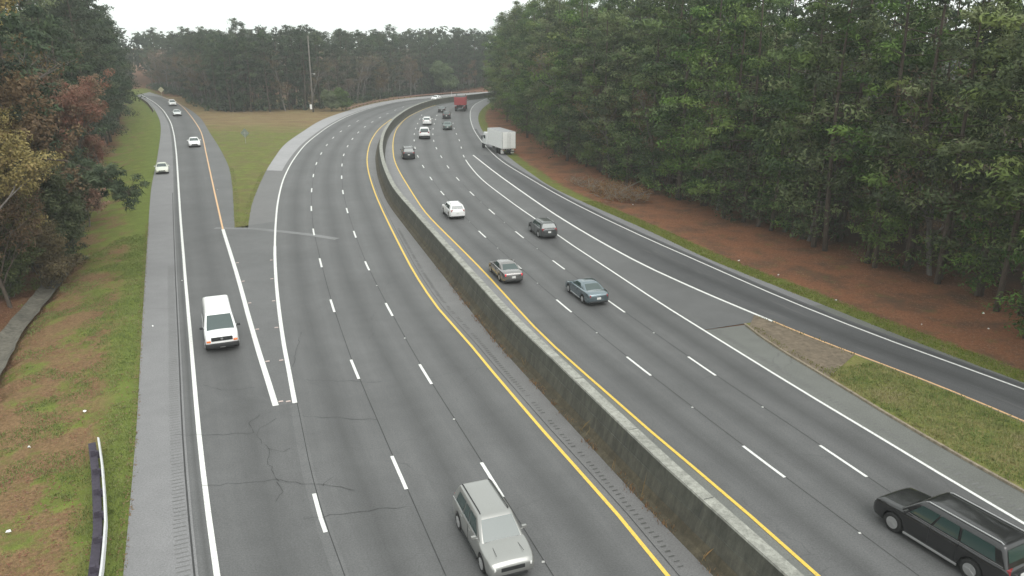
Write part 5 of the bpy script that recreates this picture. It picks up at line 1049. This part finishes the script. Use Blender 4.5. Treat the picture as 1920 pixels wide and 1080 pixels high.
# far woods that read as one mass
rng = np.random.default_rng(8)
cs = []; rs = []
for i in range(2600):
    a = rng.uniform(-1.25, 1.1); d = rng.uniform(395, 460); x = (d if abs(a) < 9 else d)*sin(a); y = d*cos(a)
    if y < 120: continue
    cs.append((x, y, rng.uniform(0,1)**.7*21+3+rng.normal()*.8)); rs.append(rng.uniform(2.2,4))
V, T = leaves(np.array(cs), np.array(rs), 34, 1.3, rng, aspect=.4, out=.4); tag(leafmesh('distant_woods', V, T, M['needles_dark']), 'distant woods closing the view beyond the road bend', kind='stuff')
def deepwood(l, sgn, offs, step, seed, label, H=(20,25), zf=gz, dens=34, smax=1e9):
    rng = np.random.default_rng(seed); cs = []; rs = []; mb = MB(); L0 = cum(l)[-1]
    for dd in offs:
        s = rng.uniform(0, 3)-8
        while s < min(L0+5, smax):
            p = at(l, s); q = at(l, s+.5); t = (q-p)/np.linalg.norm(q-p); n_ = arr((t[1], -t[0]))*sgn; x, y = p+n_*(dd+rng.uniform(-1.5,1.5)); z0 = zf(x, y); h = rng.uniform(*H); cb = rng.uniform(5,10)
            mb.tube([(x,y,z0-.3),(x+rng.uniform(-.4,.4),y,z0+h*.9)], [.22,.06], 5, cap=False)
            for k in range(dens):
                t_ = rng.random(); r_ = 3.4*sin(pi*(.22+.78*t_))**.75*rng.random()**.5; a = rng.uniform(0, 2*pi); cs.append((x+r_*cos(a), y+r_*sin(a), z0+cb+(h-cb)*t_)); rs.append(rng.uniform(.6,1.1))
            s += step*rng.uniform(.75,1.3)
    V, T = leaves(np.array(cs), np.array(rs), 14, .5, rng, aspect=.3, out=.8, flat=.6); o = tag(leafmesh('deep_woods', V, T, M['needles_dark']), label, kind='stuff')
    return tag(mb.build('deep_trunks', M['bark'], o), kind='stuff')
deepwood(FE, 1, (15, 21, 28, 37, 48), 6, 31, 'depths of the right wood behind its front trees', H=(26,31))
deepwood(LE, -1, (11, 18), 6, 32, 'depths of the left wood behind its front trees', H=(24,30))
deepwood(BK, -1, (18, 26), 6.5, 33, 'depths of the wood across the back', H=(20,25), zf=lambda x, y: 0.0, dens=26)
cs = []; rs = []
for i in range(900):
    p = at(BK, rng.uniform(0, Bt)); cs.append((p[0]+rng.normal()*1.5-1, p[1]+rng.uniform(1, 12), rng.uniform(.3, 2.2))); rs.append(rng.uniform(.7, 1.5))
V, T = leaves(np.array(cs), np.array(rs), 24, .36, rng, aspect=.4); tag(leafmesh('undergrowth', V, T, M['needles_dark']), 'dark thicket at the foot of the back wood', kind='stuff')
# undergrowth inside the right wood, brown brush, branches
cs = []; rs = []; 
for i in range(900):
    s = rng.uniform(-5, tot); p = at(FE, s); q = at(FE, s+.5); t = (q-p)/np.linalg.norm(q-p); n_ = arr((t[1], -t[0])); d = rng.uniform(5, 26) if s < 60 else rng.uniform(2, 26); x, y = p+n_*d
    r_ = rng.uniform(.4, 1.3); cs.append((x, y, gz(x, y)+r_*.5+rng.uniform(0, 1.5))); rs.append(r_)
V, T = leaves(np.array(cs), np.array(rs), 26, .22, rng, aspect=.3, out=.3); tag(leafmesh('undergrowth', V, T, M['brown_leaf']), 'brown undergrowth on the floor of the right wood', kind='stuff')
def brush(name, loc, rx, ry, hh, n, label, nlog=0, m='litter_leaf'):
    o = empty(name, loc); tag(o, label, 'brush'); mb = MB(); rn_ = random.Random(n); tips = []
    for i in range(n):
        x, y = max(-.6*rx, min(.7*rx, rn_.gauss(0, rx/2))), max(-.6*ry, min(.6*ry, rn_.gauss(0, ry/2))); x += -y*.28; a = rn_.uniform(0, 2*pi); l = rn_.uniform(.6, 1.8); z0 = rn_.uniform(0, hh*.4)
        e = (x+cos(a)*l, y+sin(a)*l, z0+rn_.uniform(.1, hh)); mb.tube([(x,y,z0), ((x+e[0])/2+rn_.uniform(-.15,.15), (y+e[1])/2, (z0+e[2])/2+.1), e], [.034,.024,.010], 3, cap=False); tips += [e, (x,y,z0+.2)]
    mb.build('twigs', M['log'], o); V, T = leaves(np.array(tips), np.full(len(tips), .42), 9, .10, np.random.default_rng(n), aspect=.45, out=0, flat=.6); leafmesh('dry_leaves', V, T, M[m], o); return o
def onedge(s, d): p = at(R2, proj(arr(s), R2)[1]); return p
brush('brush_pile', (13.4, 98.5, gz(13.4,98.5)), 3.6, 6, 1.5, 260, 'heap of dry brown brush beside the exit lane shoulder')
brush('brush_pile', (10.6, 107, gz(10.6,107)), 2.6, 6, .9, 110, 'lower straggling brown brush beyond the big heap')
for i, (a, b, r_, lab) in enumerate((((13.2,97.5,.5),(17.3,102.5,1.6),.13,'pale broken trunk leaning out of the brush heap'),((12.0,96.5,.3),(16.4,99.3,1.0),.09,'thin grey dead limb lying across the brush heap'),((14.8,95.8,.2),(18.0,98.0,.7),.08,'short dead limb at the near side of the brush heap'))):
    o = MB().tube([(0,0,0), tuple((arr(b)-arr(a))/2+arr((.1,.2,.12))), tuple(arr(b)-arr(a))], [r_, r_*.8, r_*.4], 8).build('fallen_log', M['log'], None, smooth=True); o.location = (a[0], a[1], a[2]+gz(a[0],a[1])); tag(o, lab, 'log')
o = MB().box((0,0,0), (.05,.42,.5), pitch=.25).build('cardboard_sign', M['white_flat'], bevel=.01); 
# it hangs on a trunk of its own at the wood edge
tp = (36.9, 52.9); plant(PI_EDGE[4], tp[0], tp[1], 'dark trunked pine with a white scrap fixed to its trunk at the right frame', 'pine tree', sc=(1.08,1.08), rz=0)
o.location = (tp[0]-.20, tp[1]-.42, 2.3); o.rotation_euler = (0,0,radians(65)); tag(o, 'white scrap of card fixed to the trunk of the pine near the right frame', 'sign')

# ---------------------------------------------------------------- grass blades, fallen leaves, weeds along the wall
def tufts(name, pts, hgt, m, blades=5, seed=1, spread=.10, tint=None, w=.022):
    rng = np.random.default_rng(seed); n = len(pts)*blades; C = np.repeat(pts, blades, axis=0)+np.c_[rng.normal(size=(n,2))*spread, np.zeros(n)]
    az = rng.uniform(0, 2*pi, n); lean = rng.uniform(.1,.8,n); hh = hgt*rng.uniform(.5,1.3,n); d = np.c_[np.cos(az), np.sin(az), np.zeros(n)]; s = np.c_[-np.sin(az), np.cos(az), np.zeros(n)]*w
    tip = C+d*(lean*hh)[:,None]+np.c_[np.zeros((n,2)), hh]; mid = C+d*(lean*hh*.4)[:,None]+np.c_[np.zeros((n,2)), hh*.55]
    V = np.stack([C-s, C+s, mid+s*.8, tip], 1).reshape(-1,3); T = np.repeat(rng.random(n) if tint is None else np.clip(np.repeat(tint, blades)+rng.normal(size=n)*.12, 0, 1), 4); return leafmesh(name, V, T, m)
def scatter_strip(l, d0, d1, s0, s1, dens, rng):
    n = int(dens*(s1-s0)*(d1-d0)); S = rng.uniform(s0, s1, n); D = rng.uniform(d0, d1, n); l = resample(l, step=1.0); c = cum(l); Nn = normals(l)
    x = np.interp(S, c, l[:,0])+np.interp(S, c, Nn[:,0])*D; y = np.interp(S, c, l[:,1])+np.interp(S, c, Nn[:,1])*D; return np.c_[x, y], D
rng = np.random.default_rng(21)
def nz(P, sc): return np.array([noise.noise(Vector((a*sc, b*sc, 3))) for a, b in P])
XY, D = scatter_strip(G0, -9, -.05, 0, 75, 34, rng); k = nz(XY, .3)+.25*nz(XY, 1.2); keep = (k > -.05+.02*(-D)-.35*(D > -1.6)) & (pdist(XY, DIL) > .8); XY = XY[keep]; D = D[keep]
tag(tufts('grass', np.c_[XY, hill(XY)[0]], .10, M['blade'], 4, 2, tint=np.clip(.45-.5*k[keep], 0, 1)), 'short green grass of the left verge', kind='stuff')
XY, D = scatter_strip(R2, .0, 1.9, 0, 80, 40, rng); tag(tufts('grass', np.c_[XY, hill(XY)[0]], .11, M['blade'], 4, 3), 'ribbon of green grass along the exit lane', kind='stuff')
s1 = a0+1; XYl, D = scatter_strip(CU, .15, 7, 0, s1, 46, rng); inside = (np.array([proj(p, Y4o)[0] for p in XYl]) > .1) & (side_of(XYl, Y4o[np.argsort(Y4o[:,1])]) < 0); XYl = XYl[inside]
tag(tufts('grass', np.c_[XYl, np.full(len(XYl), .10)], .12, M['blade'], 4, 4, tint=np.clip(.6+.6*nz(XYl, .5), 0, 1)), 'patchy green and tan grass on the traffic island', kind='stuff')
XY = np.vstack([scatter_strip(CU, .1, .5, 0, cum(CU)[-1]-1, 14, rng)[0], cut(Y4o, cum(Y4o)[-1]-3, a1, .3)+rng.normal(size=(len(cut(Y4o, cum(Y4o)[-1]-3, a1, .3)),2))*.08])
tag(tufts('grass', np.c_[XY, np.full(len(XY), .11)], .12, M['blade'], 5, 6), 'weeds growing along the kerb and apron of the island', kind='stuff')
# the edge of the gore
XY = np.vstack([scatter_strip(mm, -.6, -.02, 0, 40, 20, rng)[0], scatter_strip(rr, .02, .6, 0, 45, 20, rng)[0]]); tag(tufts('grass', np.c_[XY, np.full(len(XY), .01)], .05, M['blade'], 5, 7, tint=np.full(len(XY), .4)), 'ragged grass fringe of the gore', kind='stuff')
def flakes(name, P3, size, m, seed, tint=None):
    rng = np.random.default_rng(seed); V, T = leaves(P3, np.full(len(P3), .02), 1, size, rng, aspect=.5, out=0, flat=.1, tint=tint); V[:,2] = np.repeat(P3[:,2], 4)+(V[:,2]-np.repeat(P3[:,2], 4))*.35+.02; return leafmesh(name, V, T, m)
XY, D = scatter_strip(G0, -12, -.5, 0, 72, 30, rng); k = nz(XY, .3)+.25*nz(XY, 1.2); keep = (k < .12+.02*(-D)-.3*(D > -1.8)); XY = XY[keep]
tag(flakes('fallen_leaves', np.c_[XY, hill(XY)[0]], .065, M['litter_leaf'], 8), 'brown fallen leaves in the left grass and around the drainage channel', kind='stuff')
XY, D = scatter_strip(R2, 1.5, 16, 0, 85, 22, rng); tag(flakes('pine_straw', np.c_[XY, hill(XY)[0]], .075, M['litter_leaf'], 9, tint=np.clip(.25+.3*nz(XY, .7), 0, 1)), 'red-brown pine straw littering the slope below the right wood', kind='stuff')
XY, D = scatter_strip(G0, -.28, .10, 0, 80, 60, rng); tag(flakes('fallen_leaves', np.c_[XY, np.full(len(XY), .0)], .06, M['litter_leaf'], 18), 'leaves and dirt gathered along the edge of the left shoulder', kind='stuff')
# dry weeds and soil along the foot of the wall
XY, D = scatter_strip(TR, -1.42, -.98, 0, 62, 26, rng); k = nz(XY, .45); XY = XY[k > -.08]
tag(tufts('dry_weeds', np.c_[XY, np.full(len(XY), .02)], .17, M['litter_leaf'], 4, 10, w=.016), 'dry weeds and trash along the foot of the median wall', kind='stuff')
XY, D = scatter_strip(TR, -1.3, -.9, 0, 40, 1.6, rng); k = nz(XY, .6); XY = XY[k > .12]
tag(tufts('dry_weeds', np.c_[XY, np.full(len(XY), .05)], .75, M['litter_leaf'], 3, 11, w=.010, tint=np.full(len(XY), .9)), 'tall dead stalks leaning on the median wall', kind='stuff')

# ---------------------------------------------------------------- air
hz = MB().box((-20, 230, 16), (640, 560, 48)).build('haze', None or simple('haze_air', (1,1,1))); hz['kind'] = 'stuff'; hz['label'] = 'thin grey morning mist'
mt = hz.data.materials[0]; t = mt.node_tree; t.nodes.clear(); o = t.nodes.new('ShaderNodeOutputMaterial'); v = t.nodes.new('ShaderNodeVolumePrincipled')
v.inputs['Density'].default_value = .00048; v.inputs['Color'].default_value = (.93,.97,.96,1); v.inputs['Anisotropy'].default_value = 0; t.links.new(v.outputs[0], o.inputs['Volume'])
hz.visible_shadow = True
# anything still parked out of the scene was never planted
for o in [o for o in bpy.data.objects if o.parent is None and o.location.z < -50]:
    for c in list(o.children_recursive): bpy.data.objects.remove(c)
    bpy.data.objects.remove(o)
